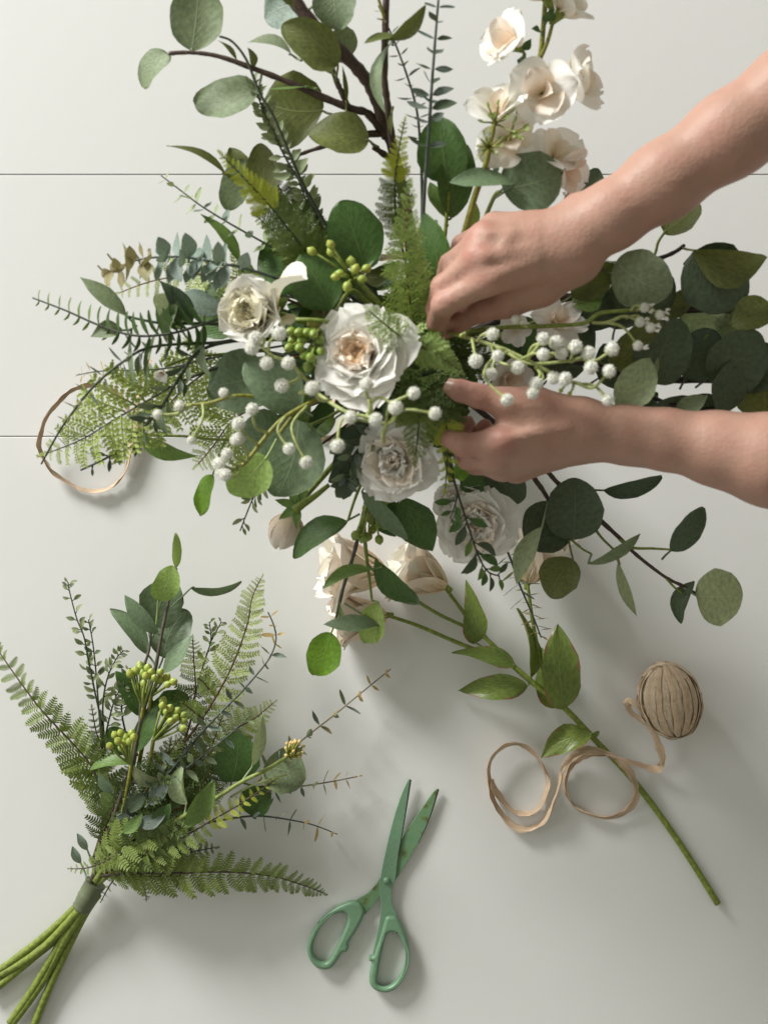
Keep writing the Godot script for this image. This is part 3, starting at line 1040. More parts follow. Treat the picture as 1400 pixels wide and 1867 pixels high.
# ---------------------------------------------------------------- the loose stem
func loose_stem():
	var o := thing("lisianthus_stem", "long cut lisianthus stem with cream flowers and red edged leaves under the raffia", "cut flower", P(1085, 1350, 0))
	stem(o, "stem", path([[1308, 1648, .004], [1240, 1540, .005], [1160, 1430, .006], [1085, 1350, .012], [1030, 1292, .018], [965, 1240, .02], [925, 1205, .02]], 6), 0.0031, 0.0026, "green_stem", 0.05, 9)
	stem(o, "stem", path([[935, 1215, .02], [860, 1135, .022], [812, 1072, .024]], 6), 0.0021, 0.0017, "green_stem", 0.05)
	stem(o, "stem", path([[930, 1210, .02], [830, 1170, .018], [760, 1140, .018], [705, 1122, .02]], 6), 0.0022, 0.0016, "green_stem", 0.05)
	stem(o, "stem", path([[930, 1208, .02], [880, 1160, .02], [800, 1120, .02], [745, 1085, .03], [700, 1050, .04]], 6), 0.0019, 0.0015, "green_stem", 0.05)
	stem(o, "stem", path([[1020, 1285, .02], [990, 1220, .026], [972, 1140, .03], [962, 1068, .034]], 6), 0.0022, 0.0016, "green_stem", 0.05)
	lf(o, "rose_leaf", 868, 1172, .018, 848, 1056, .03, 50, -18, 0.5, "egg", [880, 1180, .02], 0.35)
	lf(o, "rose_leaf", 938, 1214, .022, 822, 1188, .028, 40, 30, 0.5, "egg", [950, 1225, .021], 0.3)
	lf(o, "rose_leaf", 962, 1250, .02, 826, 1262, .012, 52, -8, 0.6, "egg", [966, 1243, .02], 0.3)
	lf(o, "rose_leaf", 968, 1234, .022, 946, 1105, .034, 40, 45, 0.5, "egg", [966, 1243, .02], 0.4)
	lf(o, "rose_leaf", 1025, 1292, .02, 1018, 1133, .028, 84, 12, 0.6, "egg", [1033, 1296, .018], 0.22)
	lf(o, "rose_leaf", 1012, 1290, .012, 985, 1180, .01, 60, -20, 0.4, "egg", [1030, 1294, .016], 0.2)
	lf(o, "rose_leaf", 1078, 1338, .02, 983, 1382, .016, 54, 24, 0.5, "egg", [1090, 1352, .012], 0.35)
	lf(o, "rose_leaf", 1078, 1340, .02, 1093, 1333, .02, 12, 24, 0.3, "egg", [1086, 1350, .012])
	# three open flowers, each held by a small calyx
	for f in [[704, 1122, .026, -1.0, 0.16, 0.1, 66], [812, 1070, .028, -0.9, 0.14, -0.5, 68], [962, 1062, .03, 0.32, 0.2, -0.95, 66], [704, 1045, .036, -1.0, 0.24, -0.1, 76]]:
		var at := P(f[0], f[1], f[2])
		var ax := Vector3(f[3], f[4], f[5])
		var r := U(f[6], f[2])
		flower_head(o, at, ax, r, [
			[6, 16, 48, 1.8, 1.4, 0.35, 0.06, "petal_blush"],
			[6, 12, 38, 1.65, 1.2, 0.4, 0.07, "petal_cream"],
			[5, 6, 26, 1.35, 1.0, 0.45, 0.08, "petal_white"]])
		var a := Acc.new()
		tube(a, smooth_path([at - ax.normalized() * 0.007, at - ax.normalized() * 0.001, at + ax.normalized() * 0.004], 4), 0.0018, 0.0045, 8)
		var calyx := put(o, "calyx", a.mesh(), M["green_stem"])
		var b := aim_y(ax, 1.0)
		for k in 5:
			var g := TAU * k / 5
			var d := (ax.normalized() * 0.9 + (b.x * cos(g) + b.z * sin(g)) * 0.55).normalized()
			put(calyx, "sepal", leaf_shape(0.026, 0.004, "lance", 0.6, 0.3, 0.02, k, 7, 5).mesh(), M["mid_leaf"], Transform3D(frame(d, b.x * cos(g) + b.z * sin(g), 0), at))

# ---------------------------------------------------------------- the tied bunch
func cx(x: float, y: float) -> Array:
	return [x * 0.4, 950 + y * 0.4]

func lfb(root: Node3D, kind: String, bx: float, by: float, bh: float, tx: float, ty: float, th: float, w: float, roll := 0.0, bend := 0.25, prof := "round", att := [], fold := 0.12):
	var q := att
	if att.size() == 3:
		q = [att[0] * 0.4, 950 + att[1] * 0.4, att[2]]
	return lf(root, kind, bx * 0.4, 950 + by * 0.4, bh, tx * 0.4, 950 + ty * 0.4, th, w * 0.4, roll, bend, prof, q, fold)

func cpath(spots: Array) -> Array:
	var out := []
	for s in spots:
		out.append([s[0] * 0.4, 950 + s[1] * 0.4, s[2]])
	return out

func d2(spots: Array) -> Array:
	var out := []
	for s in spots:
		out.append([s[0] * 0.5143, 1350 + s[1] * 0.5143, s[2]])
	return out

func bundle():
	var o := thing("greenery_bunch", "tied bunch of artificial eucalyptus, ferns and berries lying beside the scissors", "bunch of greenery", P(250, 1450, 0))
	# cut stems below the tape
	for q in [[[325, 520, .018], [275, 585, .014], [150, 702, .010], [-40, 845, .006]], [[330, 520, .022], [285, 595, .02], [165, 725, .014], [60, 800, .009], [-40, 850, .006]], [[315, 530, .015], [215, 685, .012], [125, 765, .008], [-40, 900, .006]],
			[[335, 540, .018], [275, 605, .016], [200, 745, .012], [120, 880, .008], [36, 1003, .006]], [[345, 540, .02], [292, 612, .018], [232, 705, .014], [150, 858, .008], [48, 1000, .006]], [[350, 545, .016], [300, 620, .013], [225, 770, .009], [168, 895, .006], [122, 1012, .005]]]:
		stem(o, "cut_stem", path(d2(q), 6), 0.0037, 0.0038, "green_stem", 0.04, 9)
	var t := Acc.new()
	tube(t, path(d2([[340, 505, .019], [322, 535, .018], [304, 568, .018], [290, 594, .016]]), 5), 0.0102, 0.0088, 14, 0.1)
	mat("floral_tape", Color(0.13, 0.155, 0.085), 0.55)
	put(o, "tape", t.mesh(), M["floral_tape"])
	for q in [[[330, 505, .02], [350, 440, .024], [375, 350, .03], [400, 260, .035], [410, 150, .04]], [[338, 500, .026], [390, 400, .03], [400, 250, .04]], [[345, 500, .022], [385, 330, .03], [420, 220, .04], [470, 100, .045]], [[350, 505, .024], [430, 440, .03], [500, 400, .035]], [[325, 505, .018], [360, 380, .022], [378, 270, .026]]]:
		stem(o, "stem", path(d2(q), 6), 0.003, 0.0022, "lime_stem", 0.06, 8)
	# eucalyptus in the middle
	var e1 := stem(o, "eucalyptus_sprig", path(cpath([[400, 1680, .02], [460, 1540, .03], [540, 1290, .042], [600, 1120, .05], [650, 880, .055], [705, 690, .058], [740, 500, .055], [772, 350, .05], [805, 215, .05]]), 6), 0.0028, 0.0013, "grey_bark", 0.1)
	stem(e1, "twig", path(cpath([[640, 920, .052], [650, 700, .056], [680, 590, .055], [690, 500, .052]]), 6), 0.0018, 0.001, "grey_bark", 0.1)
	lfb(e1, "lime_leaf", 803, 212, .05, 806, 50, .056, 62, 48, 0.5, "oval")
	lfb(e1, "teal_leaf", 712, 485, .046, 790, 265, .042, 205, 12, 0.3, "round")
	lfb(e1, "lime_leaf", 722, 362, .056, 790, 202, .064, 125, 8, 0.35, "round", [712, 480, .052])
	lfb(e1, "teal_leaf", 745, 622, .04, 850, 400, .036, 205, -10, 0.3, "round")
	lfb(e1, "teal_leaf", 872, 305, .045, 1115, 284, .03, 70, 50, 0.7, "oval", [778, 395, .05], 0.2)
	lfb(e1, "teal_leaf", 722, 515, .056, 568, 333, .06, 84, 22, 0.5, "oval")
	lfb(e1, "teal_leaf", 672, 606, .05, 500, 392, .05, 92, 28, 0.7, "oval")
	lfb(e1, "teal_leaf", 742, 695, .058, 876, 518, .062, 92, -35, 0.4, "oval")
	lfb(e1, "dark_leaf", 640, 890, .04, 528, 682, .044, 104, 14, 0.4, "oval", [655, 900, .05])
	lfb(e1, "dark_leaf", 720, 860, .04, 862, 800, .034, 150, 0, 0.3, "round", [680, 800, .05])
	lfb(e1, "dark_leaf", 610, 1062, .05, 722, 800, .056, 96, -20, 0.4, "oval")
	lfb(e1, "dark_leaf", 610, 1050, .035, 500, 940, .04, 120, 0, 0.3, "round")
	lfb(e1, "mid_leaf", 590, 1105, .055, 395, 1130, .05, 66, 45, 0.9, "oval", [600, 1120, .05])
	lfb(e1, "sage_leaf", 600, 1112, .056, 772, 1195, .052, 92, 35, 0.9, "oval", [600, 1120, .05])
	lfb(e1, "mid_leaf", 570, 1370, .03, 580, 1255, .034, 50, 30, 0.5, "oval")
	lfb(e1, "blue_leaf", 370, 1560, .02, 330, 1480, .024, 40, 30, 0.5, "oval", [400, 1640, .02])
	lfb(e1, "blue_leaf", 400, 1500, .02, 352, 1420, .024, 40, 40, 0.5, "oval", [430, 1600, .02])
	for q in [["deep_leaf", 560, 1330, 680, 1230, 70], ["slate_leaf", 620, 1380, 760, 1330, 70], ["mid_leaf", 560, 1420, 650, 1330, 56], ["dark_leaf", 700, 1390, 780, 1290, 76], ["slate_leaf", 680, 1290, 770, 1200, 70], ["teal_leaf", 520, 1240, 450, 1150, 60]]:
		lfb(e1, q[0], q[1], q[2], .058, q[3], q[4], .062, q[5], rng.randf_range(-30, 30), 0.4, "oval")
	# eucalyptus to the right
	var e2 := stem(o, "eucalyptus_sprig", path(cpath([[420, 1660, .02], [560, 1540, .032], [700, 1440, .045], [840, 1345, .056], [960, 1280, .06], [1100, 1190, .06], [1230, 1125, .06], [1330, 1060, .06]]), 6), 0.0026, 0.0018, "lime_stem", 0.08)
	lfb(e2, "pale_leaf", 850, 1290, .056, 830, 1110, .064, 118, -38, 0.7, "round", [840, 1345, .056], 0.4)
	lfb(e2, "mid_leaf", 850, 1395, .06, 978, 1182, .068, 104, 16, 0.35, "oval", [870, 1330, .057], 0.2)
	lfb(e2, "pale_leaf", 1150, 1120, .062, 1208, 868, .07, 78, 55, 0.7, "oval", [1100, 1190, .06])
	lfb(e2, "dark_leaf", 1055, 1190, .045, 1075, 958, .044, 210, 6, 0.3, "round", [1050, 1220, .055])
	lfb(e2, "grey_leaf", 1200, 1130, .05, 1395, 1178, .046, 215, -8, 0.25, "round", [1180, 1150, .06])
	lfb(e2, "dark_leaf", 1235, 1240, .035, 1090, 1285, .03, 150, 0, 0.3, "round", [1100, 1190, .055])
	lfb(e2, "teal_leaf", 1030, 1180, .035, 1015, 1110, .03, 70, 20, 0.3, "round")
	stem(e2, "twig", path(cpath([[1050, 1260, .056], [1160, 1200, .058], [1310, 1155, .058]]), 5), 0.0012, 0.0008, "pale_stem", 0.05)
	# gold buds
	for k in 26:
		var b := [1350 + rng.randf_range(-48, 42), 1052 + rng.randf_range(-52, 40)]
		var bp := cx(b[0], b[1])
		berry(e2, [1322 * 0.4, 950 + 1066 * 0.4, .06], bp[0], bp[1], .062 + rng.randf() * 0.012, 3.4, "bud", "gold_bud", "yellow_stem")
	# berries
	var n := 0
	for c in [[[655, 850], [[595, 695], [640, 658], [622, 682], [676, 670], [650, 696], [667, 706], [658, 741], [703, 716], [640, 672], [610, 690], [690, 690]]], [[690, 800], [[732, 690], [760, 713], [765, 745], [792, 732], [728, 725]]], [[700, 1000], [[745, 820], [775, 852], [808, 866], [770, 884], [800, 896], [838, 908], [778, 912], [835, 945], [835, 884], [742, 842], [790, 905], [760, 870]]], [[600, 1110], [[552, 965], [526, 976], [540, 1003], [502, 1025], [556, 1033], [576, 986], [602, 970], [592, 1006], [612, 986], [570, 1010]]]]:
		var sp := stem(o, "berry_sprig", path(cpath([[c[0][0] - 60, c[0][1] + 330, .035], [c[0][0] - 20, c[0][1] + 120, .05], [c[0][0], c[0][1], .058]]), 5), 0.0022, 0.0018, "yellow_stem", 0.06)
		for b in c[1]:
			var bp := cx(b[0], b[1])
			var fp := cx(c[0][0], c[0][1])
			berry(sp, [fp[0], fp[1], .058], bp[0], bp[1], .066 + rng.randf() * 0.016, 7.6)
		n += 1
	# sprigs of small leaves
	for q in [[[430, 1300, .03], [470, 1000, .04], [430, 760, .045], [405, 640, .045], [385, 530, .044], [350, 440, .04], [316, 310, .036], [313, 280, .036]], [[475, 1080, .035], [455, 900, .04], [440, 700, .04], [425, 560, .042], [405, 450, .042]], [[480, 1060, .03], [470, 850, .045], [490, 720, .05], [530, 630, .052], [565, 590, .055]], [[470, 1060, .03], [495, 920, .04], [530, 800, .04], [570, 750, .044]], [[600, 1060, .03], [560, 900, .034], [560, 800, .04], [590, 670, .04]]]:
		sprig(o, "small_leaf_sprig", cpath(q), 0.0011, "dark_stem", ["sage_leaf", "sage_leaf", "grey_leaf"], 21, 0.5, 11, "alt", true, 0.3)
	sprig(o, "small_leaf_sprig", cpath([[860, 900, .03], [930, 650, .035], [962, 545, .036], [955, 460, .036]]), 0.0011, "dark_stem", ["sage_leaf", "mid_leaf"], 19, 0.5, 6, "alt", true, 0.35)
	sprig(o, "small_leaf_sprig", cpath([[955, 560, .035], [985, 505, .034], [1010, 460, .034]]), 0.001, "dark_stem", ["sage_leaf"], 18, 0.5, 3, "alt", true, 0.35)
	# ferns
	frond(o, "fern_frond", cpath([[420, 1560, .02], [470, 1380, .03], [468, 1240, .036], [420, 1120, .04], [330, 1010, .044], [200, 872, .046], [100, 742, .044], [0, 600, .04], [-12, 585, .04]]), "fern", "fern_green", "bark", 26, 64, true, 66, -6, "", 0.14)
	frond(o, "fern_frond", cpath([[500, 1500, .03], [480, 1260, .036], [470, 1060, .04], [440, 960, .045], [420, 850, .05]]), "fern", "fern_dark", "bark", 16, 38, true, 60, 15)
	frond(o, "fern_frond", d2([[360, 480, .03], [480, 470, .04], [640, 470, .044], [800, 466, .04], [960, 480, .03], [1080, 515, .016], [1145, 540, .008]]), "fern", "fern_green", "bark", 26, 62, true, 64, 12)
	frond(o, "fern_frond", d2([[370, 470, .03], [480, 420, .042], [600, 370, .052], [740, 290, .056], [860, 220, .058], [975, 140, .056]]), "fern", "fern_green", "bark", 22, 46, true, 66, -8, "fern_yellow", 0.1)
	frond(o, "fern_frond", d2([[470, 440, .04], [430, 400, .05], [370, 430, .045], [310, 452, .036], [250, 455, .03]]), "fern", "fern_green", "bark", 12, 34, true, 66, 10)
	frond(o, "fern_frond", d2([[560, 330, .05], [520, 400, .052], [460, 440, .045], [400, 500, .03], [360, 570, .015]]), "fern", "fern_green", "bark", 13, 30, true, 66, 10)
	frond(o, "fern_frond", d2([[420, 420, .04], [480, 470, .036], [510, 520, .026], [520, 565, .012]]), "fern", "fern_dark", "bark", 10, 30, true, 66, 0)
	frond(o, "fern_frond", d2([[380, 440, .03], [500, 380, .05], [600, 340, .054], [690, 280, .054]]), "fern", "fern_dark", "bark", 12, 60, true, 70, 6)
	frond(o, "fern_frond", d2([[500, 470, .03], [580, 430, .036], [660, 400, .04], [760, 380, .036]]), "fern", "fern_dark", "bark", 12, 56, true, 72, 0)
	for q in [[[[430, 1560, .03], [560, 1480, .048], [700, 1420, .05], [860, 1400, .046]], 60, "fern_green"], [[[450, 1480, .03], [500, 1350, .04], [560, 1220, .044], [590, 1120, .044]], 52, "fern_dark"], [[[440, 1600, .026], [560, 1560, .036], [700, 1510, .04], [840, 1470, .036]], 58, "fern_green"]]:
		frond(o, "fern_frond", cpath(q[0]), "fern", q[2], "bark", 15, q[1], true, 64, rng.randf_range(-14, 14))
	for q in [[[[640, 1340, .03], [760, 1200, .036], [860, 1060, .036], [920, 960, .034]], 60], [[[600, 1420, .036], [760, 1330, .05], [900, 1280, .05], [1020, 1210, .046]], 60], [[[560, 1380, .04], [660, 1240, .05], [740, 1100, .052], [830, 980, .05]], 56], [[[700, 1300, .03], [860, 1240, .034], [1000, 1120, .034], [1100, 1020, .03]], 56]]:
		frond(o, "lacy_frond", cpath(q[0]), "feather", "fern_dark", "red_stem", 15, q[1], true, 60, rng.randf_range(-14, 14), "fern_green")
	# lacy fronds
	frond(o, "lacy_frond", cpath([[640, 1300, .03], [780, 1090, .045], [930, 890, .052], [1050, 680, .052], [1125, 480, .05], [1150, 350, .045], [1190, 262, .04]]), "lace", "fern_lace", "red_stem", 23, 54, true, 62, 0, "", 0.3)
	frond(o, "lacy_frond", cpath([[700, 1250, .025], [840, 1000, .035], [890, 800, .04], [885, 640, .042], [880, 540, .045]]), "lace", "fern_dark", "red_stem", 16, 50, true, 66, 0, "fern_lace", 0.25)
	frond(o, "lacy_frond", cpath([[700, 1350, .03], [900, 1120, .036], [1060, 960, .036], [1160, 900, .034], [1245, 830, .03]]), "lace", "fern_lace", "red_stem", 18, 52, true, 64, 0, "", 0.15)
	frond(o, "lacy_frond", cpath([[600, 1450, .03], [740, 1280, .042], [860, 1140, .045], [960, 1030, .045], [1010, 900, .045]]), "lace", "fern_dark", "red_stem", 20, 66, true, 66, 0, "fern_green", 0.1)
	frond(o, "lacy_frond", cpath([[560, 1480, .03], [680, 1400, .044], [800, 1300, .046], [930, 1180, .046], [1000, 1080, .046]]), "lace", "fern_dark", "red_stem", 20, 62, true, 66, 0, "", 0.1)
	frond(o, "lacy_frond", cpath([[640, 1300, .04], [720, 1180, .046], [760, 1090, .048], [780, 1000, .05]]), "lace", "fern_green", "red_stem", 14, 46, true, 66, 0, "", 0.1)
	frond(o, "lacy_frond", cpath([[930, 905, .052], [900, 880, .054], [860, 850, .055], [830, 828, .055]]), "fern", "fern_light", "red_stem", 8, 26, true, 60, 0)
	frond(o, "lacy_frond", cpath([[985, 800, .05], [950, 760, .054], [930, 735, .055], [900, 715, .055]]), "fern", "fern_light", "red_stem", 8, 24, true, 60, 0)
	# baby blue eucalyptus
	sprig(o, "blue_eucalyptus_sprig", cpath([[640, 1300, .04], [770, 1150, .055], [900, 990, .06], [1000, 880, .062], [1090, 790, .06], [1170, 700, .056], [1230, 622, .05], [1258, 545, .044], [1250, 480, .04], [1222, 415, .036]]), 0.0014, "slate_stem", ["slate_leaf", "grey_leaf", "blue_leaf"], 30, 0.48, 13, "coin", true, 0.1, "gold_leaf")
	sprig(o, "blue_eucalyptus_sprig", cpath([[700, 1240, .045], [790, 1180, .058], [865, 1115, .062], [950, 1050, .064], [1050, 970, .064], [1142, 884, .06]]), 0.0012, "slate_stem", ["blue_leaf", "grey_leaf", "pale_leaf"], 28, 0.46, 9, "coin", true, 0.1)
	sprig(o, "blue_eucalyptus_sprig", [[470, 1425, .045], [500, 1392, .044], [556, 1345, .036], [610, 1303, .026], [660, 1262, .018], [712, 1220, .012]], 0.0012, "tan_stem", ["slate_leaf", "tan_leaf", "grey_leaf"], 31, 0.4, 10, "coin", true, 0.1, "gold_leaf")
	sprig(o, "blue_eucalyptus_sprig", [[440, 1460, .04], [500, 1440, .036], [560, 1432, .028], [610, 1424, .02], [660, 1414, .014]], 0.0011, "tan_stem", ["slate_leaf", "sage_leaf"], 29, 0.36, 8, "coin", true, 0.2, "gold_leaf")
	sprig(o, "blue_eucalyptus_sprig", [[380, 1500, .04], [437, 1490, .034], [478, 1488, .03], [524, 1494, .024], [571, 1504, .016], [615, 1521, .01]], 0.0012, "slate_stem", ["slate_leaf", "slate_leaf", "sage_leaf"], 34, 0.34, 8, "coin", true, 0.15, "gold_leaf")
	sprig(o, "blue_eucalyptus_sprig", [[215, 1560, .03], [240, 1505, .045], [265, 1455, .052], [290, 1420, .055], [310, 1390, .056]], 0.0013, "slate_stem", ["slate_leaf"], 32, 0.6, 8, "coin", true, 0.2)

# ---------------------------------------------------------------- the large arrangement
func branch(label: String, spots: Array, r0: float, r1: float, m: String, called := "eucalyptus_branch", category := "eucalyptus branch", group := "") -> Node3D:
	var o := thing(called, label, category, P(spots[0][0], spots[0][1], spots[0][2]), group)
	stem(o, "stem", path(spots, 6), r0, r1, m, 0.28 if m.contains("bark") else 0.08, 8)
	return o

func twig(o: Node3D, spots: Array, r0: float, r1: float, m: String):
	stem(o, "twig", path(spots, 6), r0, r1, m, 0.28 if m.contains("bark") else 0.08, 7)

const MX := [768, 660, .15]
const MY := [776, 625, .19]

func arrangement():
	eucalyptus_top()
	eucalyptus_side()
	eucalyptus_low()
	greens()
	ferns()
	sprigs()
	blooms()
	sweet_peas()
	bells()
	berries()
	undergrowth()

func eucalyptus_top():
	var o := branch("thick brown eucalyptus branch with large grey green leaves reaching to the top edge", [MX, MY, [765, 520, .215], [740, 380, .225], [716, 272, .235], [696, 212, .25], [672, 152, .265], [632, 104, .275], [584, 60, .285], [536, 0, .29], [500, -60, .29]], 0.0042, 0.0052, "bark")
	twig(o, [[704, 250, .24], [672, 208, .25], [640, 198, .255], [576, 172, .262], [532, 152, .266], [460, 124, .27], [400, 103, .272], [352, 96, .272], [308, 97, .272]], 0.0034, 0.0014, "bark")
	twig(o, [[636, 197, .256], [624, 170, .262], [612, 144, .266], [600, 104, .27]], 0.0026, 0.0018, "bark")
	twig(o, [[716, 245, .238], [672, 244, .245], [636, 254, .25], [600, 264, .252], [562, 276, .252], [526, 290, .252]], 0.003, 0.0012, "bark")
	twig(o, [[720, 290, .232], [700, 280, .236], [680, 268, .24]], 0.0026, 0.002, "bark")
	lf(o, "grey_leaf", 308, 98, .272, 258, 160, .262, 66, 32, 0.5, "round", [320, 98, .272])
	lf(o, "grey_leaf", 350, 92, .268, 362, -42, .26, 100, 14, 0.35, "round", [360, 96, .272])
	lf(o, "grey_leaf", 470, 166, .262, 352, 188, .25, 88, 18, 0.45, "round", [478, 132, .27], 0.18)
	lf(o, "olive_leaf", 588, 202, .25, 478, 184, .238, 138, -8, 0.3, "round", [604, 208, .252])
	lf(o, "olive_leaf", 672, 256, .258, 560, 244, .262, 88, 20, 0.5, "round", [690, 268, .24])
	lf(o, "olive_leaf", 616, 118, .284, 512, 42, .292, 84, -22, 0.6, "round", [612, 150, .266], 0.25)
	lf(o, "grey_leaf", 532, 100, .276, 448, 72, .27, 34, 42, 0.7, "oval")
	lf(o, "blue_leaf", 548, 8, .27, 482, 34, .262, 84, 8, 0.3, "round", [536, 0, .29])
	lf(o, "grey_leaf", 612, -30, .296, 620, 56, .29, 84, 12, 0.4, "round", [560, 20, .29])
	lf(o, "grey_leaf", 600, 66, .27, 650, 90, .262, 70, 20, 0.4, "round", [590, 64, .284])
	lf(o, "olive_leaf", 612, 138, .27, 580, 116, .268, 14, 40, 0.4, "lance")
	lf(o, "olive_leaf", 632, 188, .262, 624, 112, .27, 11, 40, 0.4, "lance")
	lf(o, "olive_leaf", 712, 292, .23, 674, 258, .24, 15, 30, 0.3, "lance")
	lf(o, "mid_leaf", 560, 158, .268, 478, 162, .27, 8, 50, 0.2, "lance")
	lf(o, "olive_leaf", 536, 10, .3, 508, -12, .305, 18, 0, 0.3, "oval")
	lf(o, "olive_leaf", 432, 110, .272, 396, 72, .276, 12, 30, 0.4, "lance", [420, 108, .272])
	lf(o, "olive_leaf", 462, 124, .27, 452, 86, .276, 20, 40, 0.4, "oval", [440, 118, .272])
	o = branch("thin brown eucalyptus branch standing upright at the top with two folded leaves", [MX, MY, [762, 480, .22], [730, 340, .235], [716, 262, .25], [708, 200, .265], [701, 143, .275], [702, 71, .285], [704, 0, .29], [705, -50, .29]], 0.003, 0.0026, "bark")
	lf(o, "olive_leaf", 722, 66, .292, 664, 78, .296, 24, 35, 0.3, "oval")
	lf(o, "olive_leaf", 708, 74, .292, 778, 8, .31, 32, 38, 0.6, "oval", [704, 80, .285], 0.3)
	lf(o, "grey_leaf", 716, 74, .288, 698, 210, .29, 34, 48, 0.5, "oval", [706, 66, .285], 0.3)
	lf(o, "olive_leaf", 714, 205, .27, 714, 250, .262, 12, 30, 0.3, "lance")
	lf(o, "tan_leaf", 703, 40, .29, 686, 34, .295, 6, 30, 0.3, "lance")
	twig(o, [[704, 45, .286], [697, 20, .292], [688, -8, .296]], 0.0016, 0.001, "yellow_stem")
	# a loose stem of paler leaves at the left of it
	o = branch("pale eucalyptus stem with a narrow folded leaf crossing the upper board joint", [MX, MY, [640, 520, .22], [540, 420, .23], [490, 370, .235], [440, 330, .235], [408, 316, .24]], 0.0022, 0.0012, "green_stem")
	lf(o, "olive_leaf", 412, 318, .24, 303, 262, .246, 26, 48, 0.6, "oval", [], 0.3)
	lf(o, "grey_leaf", 448, 292, .235, 412, 385, .225, 62, 12, 0.4, "round", [452, 338, .235])
	lf(o, "olive_leaf", 480, 372, .24, 474, 260, .246, 64, -16, 0.3, "round", [490, 370, .235])
	lf(o, "olive_leaf", 455, 320, .23, 420, 268, .228, 40, 20, 0.3, "round")

func eucalyptus_side():
	var o := branch("dark brown eucalyptus branch crowded with very dark leaves between the two arms", [MX, MY, [850, 610, .20], [940, 570, .205], [1010, 545, .21], [1100, 545, .215], [1217, 563, .225], [1286, 563, .23], [1386, 567, .235], [1500, 560, .24]], 0.004, 0.0028, "dark_bark")
	twig(o, [[1040, 545, .212], [1120, 500, .22], [1205, 470, .228], [1232, 458, .23], [1248, 446, .232]], 0.0024, 0.0014, "dark_bark")
	twig(o, [[1010, 545, .21], [1030, 480, .22], [1050, 430, .22]], 0.0022, 0.0014, "dark_bark")
	twig(o, [[1080, 545, .214], [1180, 480, .224], [1200, 440, .226], [1214, 420, .226]], 0.0014, 0.001, "green_stem")
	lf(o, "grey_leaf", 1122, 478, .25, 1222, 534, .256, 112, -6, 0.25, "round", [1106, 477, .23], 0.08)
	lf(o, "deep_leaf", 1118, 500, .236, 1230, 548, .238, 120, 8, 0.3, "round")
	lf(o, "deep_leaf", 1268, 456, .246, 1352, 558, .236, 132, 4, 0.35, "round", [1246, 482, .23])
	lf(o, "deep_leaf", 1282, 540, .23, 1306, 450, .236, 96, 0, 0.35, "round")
	lf(o, "olive_leaf", 1262, 456, .25, 1414, 476, .25, 78, 36, 0.9, "oval", [1244, 452, .232], 0.3)
	lf(o, "olive_leaf", 1210, 424, .226, 1272, 366, .22, 62, -28, 0.3, "round", [1200, 440, .226])
	lf(o, "deep_leaf", 1024, 395, .21, 1096, 308, .2, 70, 16, 0.5, "round", [1050, 430, .22])
	lf(o, "olive_leaf", 1042, 540, .226, 1122, 482, .232, 62, 22, 0.3, "round")
	lf(o, "mid_leaf", 1040, 556, .222, 1112, 520, .226, 50, -10, 0.3, "oval")
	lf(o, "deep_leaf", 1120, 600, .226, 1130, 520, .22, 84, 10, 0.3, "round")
	lf(o, "pale_leaf", 1246, 616, .226, 1316, 556, .22, 76, -14, 0.3, "round", [1240, 566, .226])
	lf(o, "grey_leaf", 1330, 640, .222, 1350, 566, .216, 80, 14, 0.3, "round")
	lf(o, "olive_leaf", 1205, 576, .228, 1262, 530, .232, 44, 10, 0.3, "round")
	lf(o, "olive_leaf", 1330, 590, .236, 1418, 566, .24, 66, -14, 0.3, "round")
	var q := branch("lower dark eucalyptus branch leaving the frame above the lower forearm", [MX, MY, [860, 650, .19], [950, 655, .2], [1060, 660, .21], [1180, 690, .215], [1280, 692, .22], [1420, 690, .225], [1500, 690, .23]], 0.0036, 0.0026, "dark_bark")
	twig(q, [[1100, 665, .212], [1180, 720, .215], [1260, 745, .215], [1330, 740, .215]], 0.0022, 0.0012, "dark_bark")
	twig(q, [[1200, 690, .216], [1260, 640, .23], [1290, 610, .235]], 0.0016, 0.0012, "green_stem")
	lf(q, "olive_leaf", 1116, 668, .236, 1206, 578, .244, 96, 26, 0.4, "round", [1090, 660, .212])
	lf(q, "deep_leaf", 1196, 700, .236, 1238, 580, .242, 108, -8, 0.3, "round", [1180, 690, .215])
	lf(q, "pale_leaf", 1184, 654, .262, 1124, 756, .262, 78, 20, 0.5, "oval", [1192, 690, .216], 0.22)
	lf(q, "sage_leaf", 1186, 690, .25, 1200, 650, .254, 14, 20, 0.4, "lance")
	lf(q, "grey_leaf", 1288, 722, .262, 1228, 796, .262, 48, 36, 0.7, "oval", [1258, 745, .215], 0.3)
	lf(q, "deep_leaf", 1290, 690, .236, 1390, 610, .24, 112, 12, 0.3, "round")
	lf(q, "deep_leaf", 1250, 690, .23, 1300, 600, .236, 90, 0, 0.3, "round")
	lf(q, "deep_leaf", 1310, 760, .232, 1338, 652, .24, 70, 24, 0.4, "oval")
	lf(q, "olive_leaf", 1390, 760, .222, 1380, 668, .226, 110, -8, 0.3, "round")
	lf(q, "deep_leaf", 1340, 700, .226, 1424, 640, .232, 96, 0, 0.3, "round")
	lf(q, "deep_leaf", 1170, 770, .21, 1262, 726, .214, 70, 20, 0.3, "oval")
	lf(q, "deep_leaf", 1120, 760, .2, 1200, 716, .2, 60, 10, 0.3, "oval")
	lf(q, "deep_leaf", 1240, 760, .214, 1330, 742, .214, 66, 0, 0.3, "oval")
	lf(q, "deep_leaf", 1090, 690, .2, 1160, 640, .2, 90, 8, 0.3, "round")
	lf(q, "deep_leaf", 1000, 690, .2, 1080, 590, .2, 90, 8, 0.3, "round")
	lf(q, "dark_leaf", 900, 640, .2, 1000, 600, .2, 84, 8, 0.3, "oval")
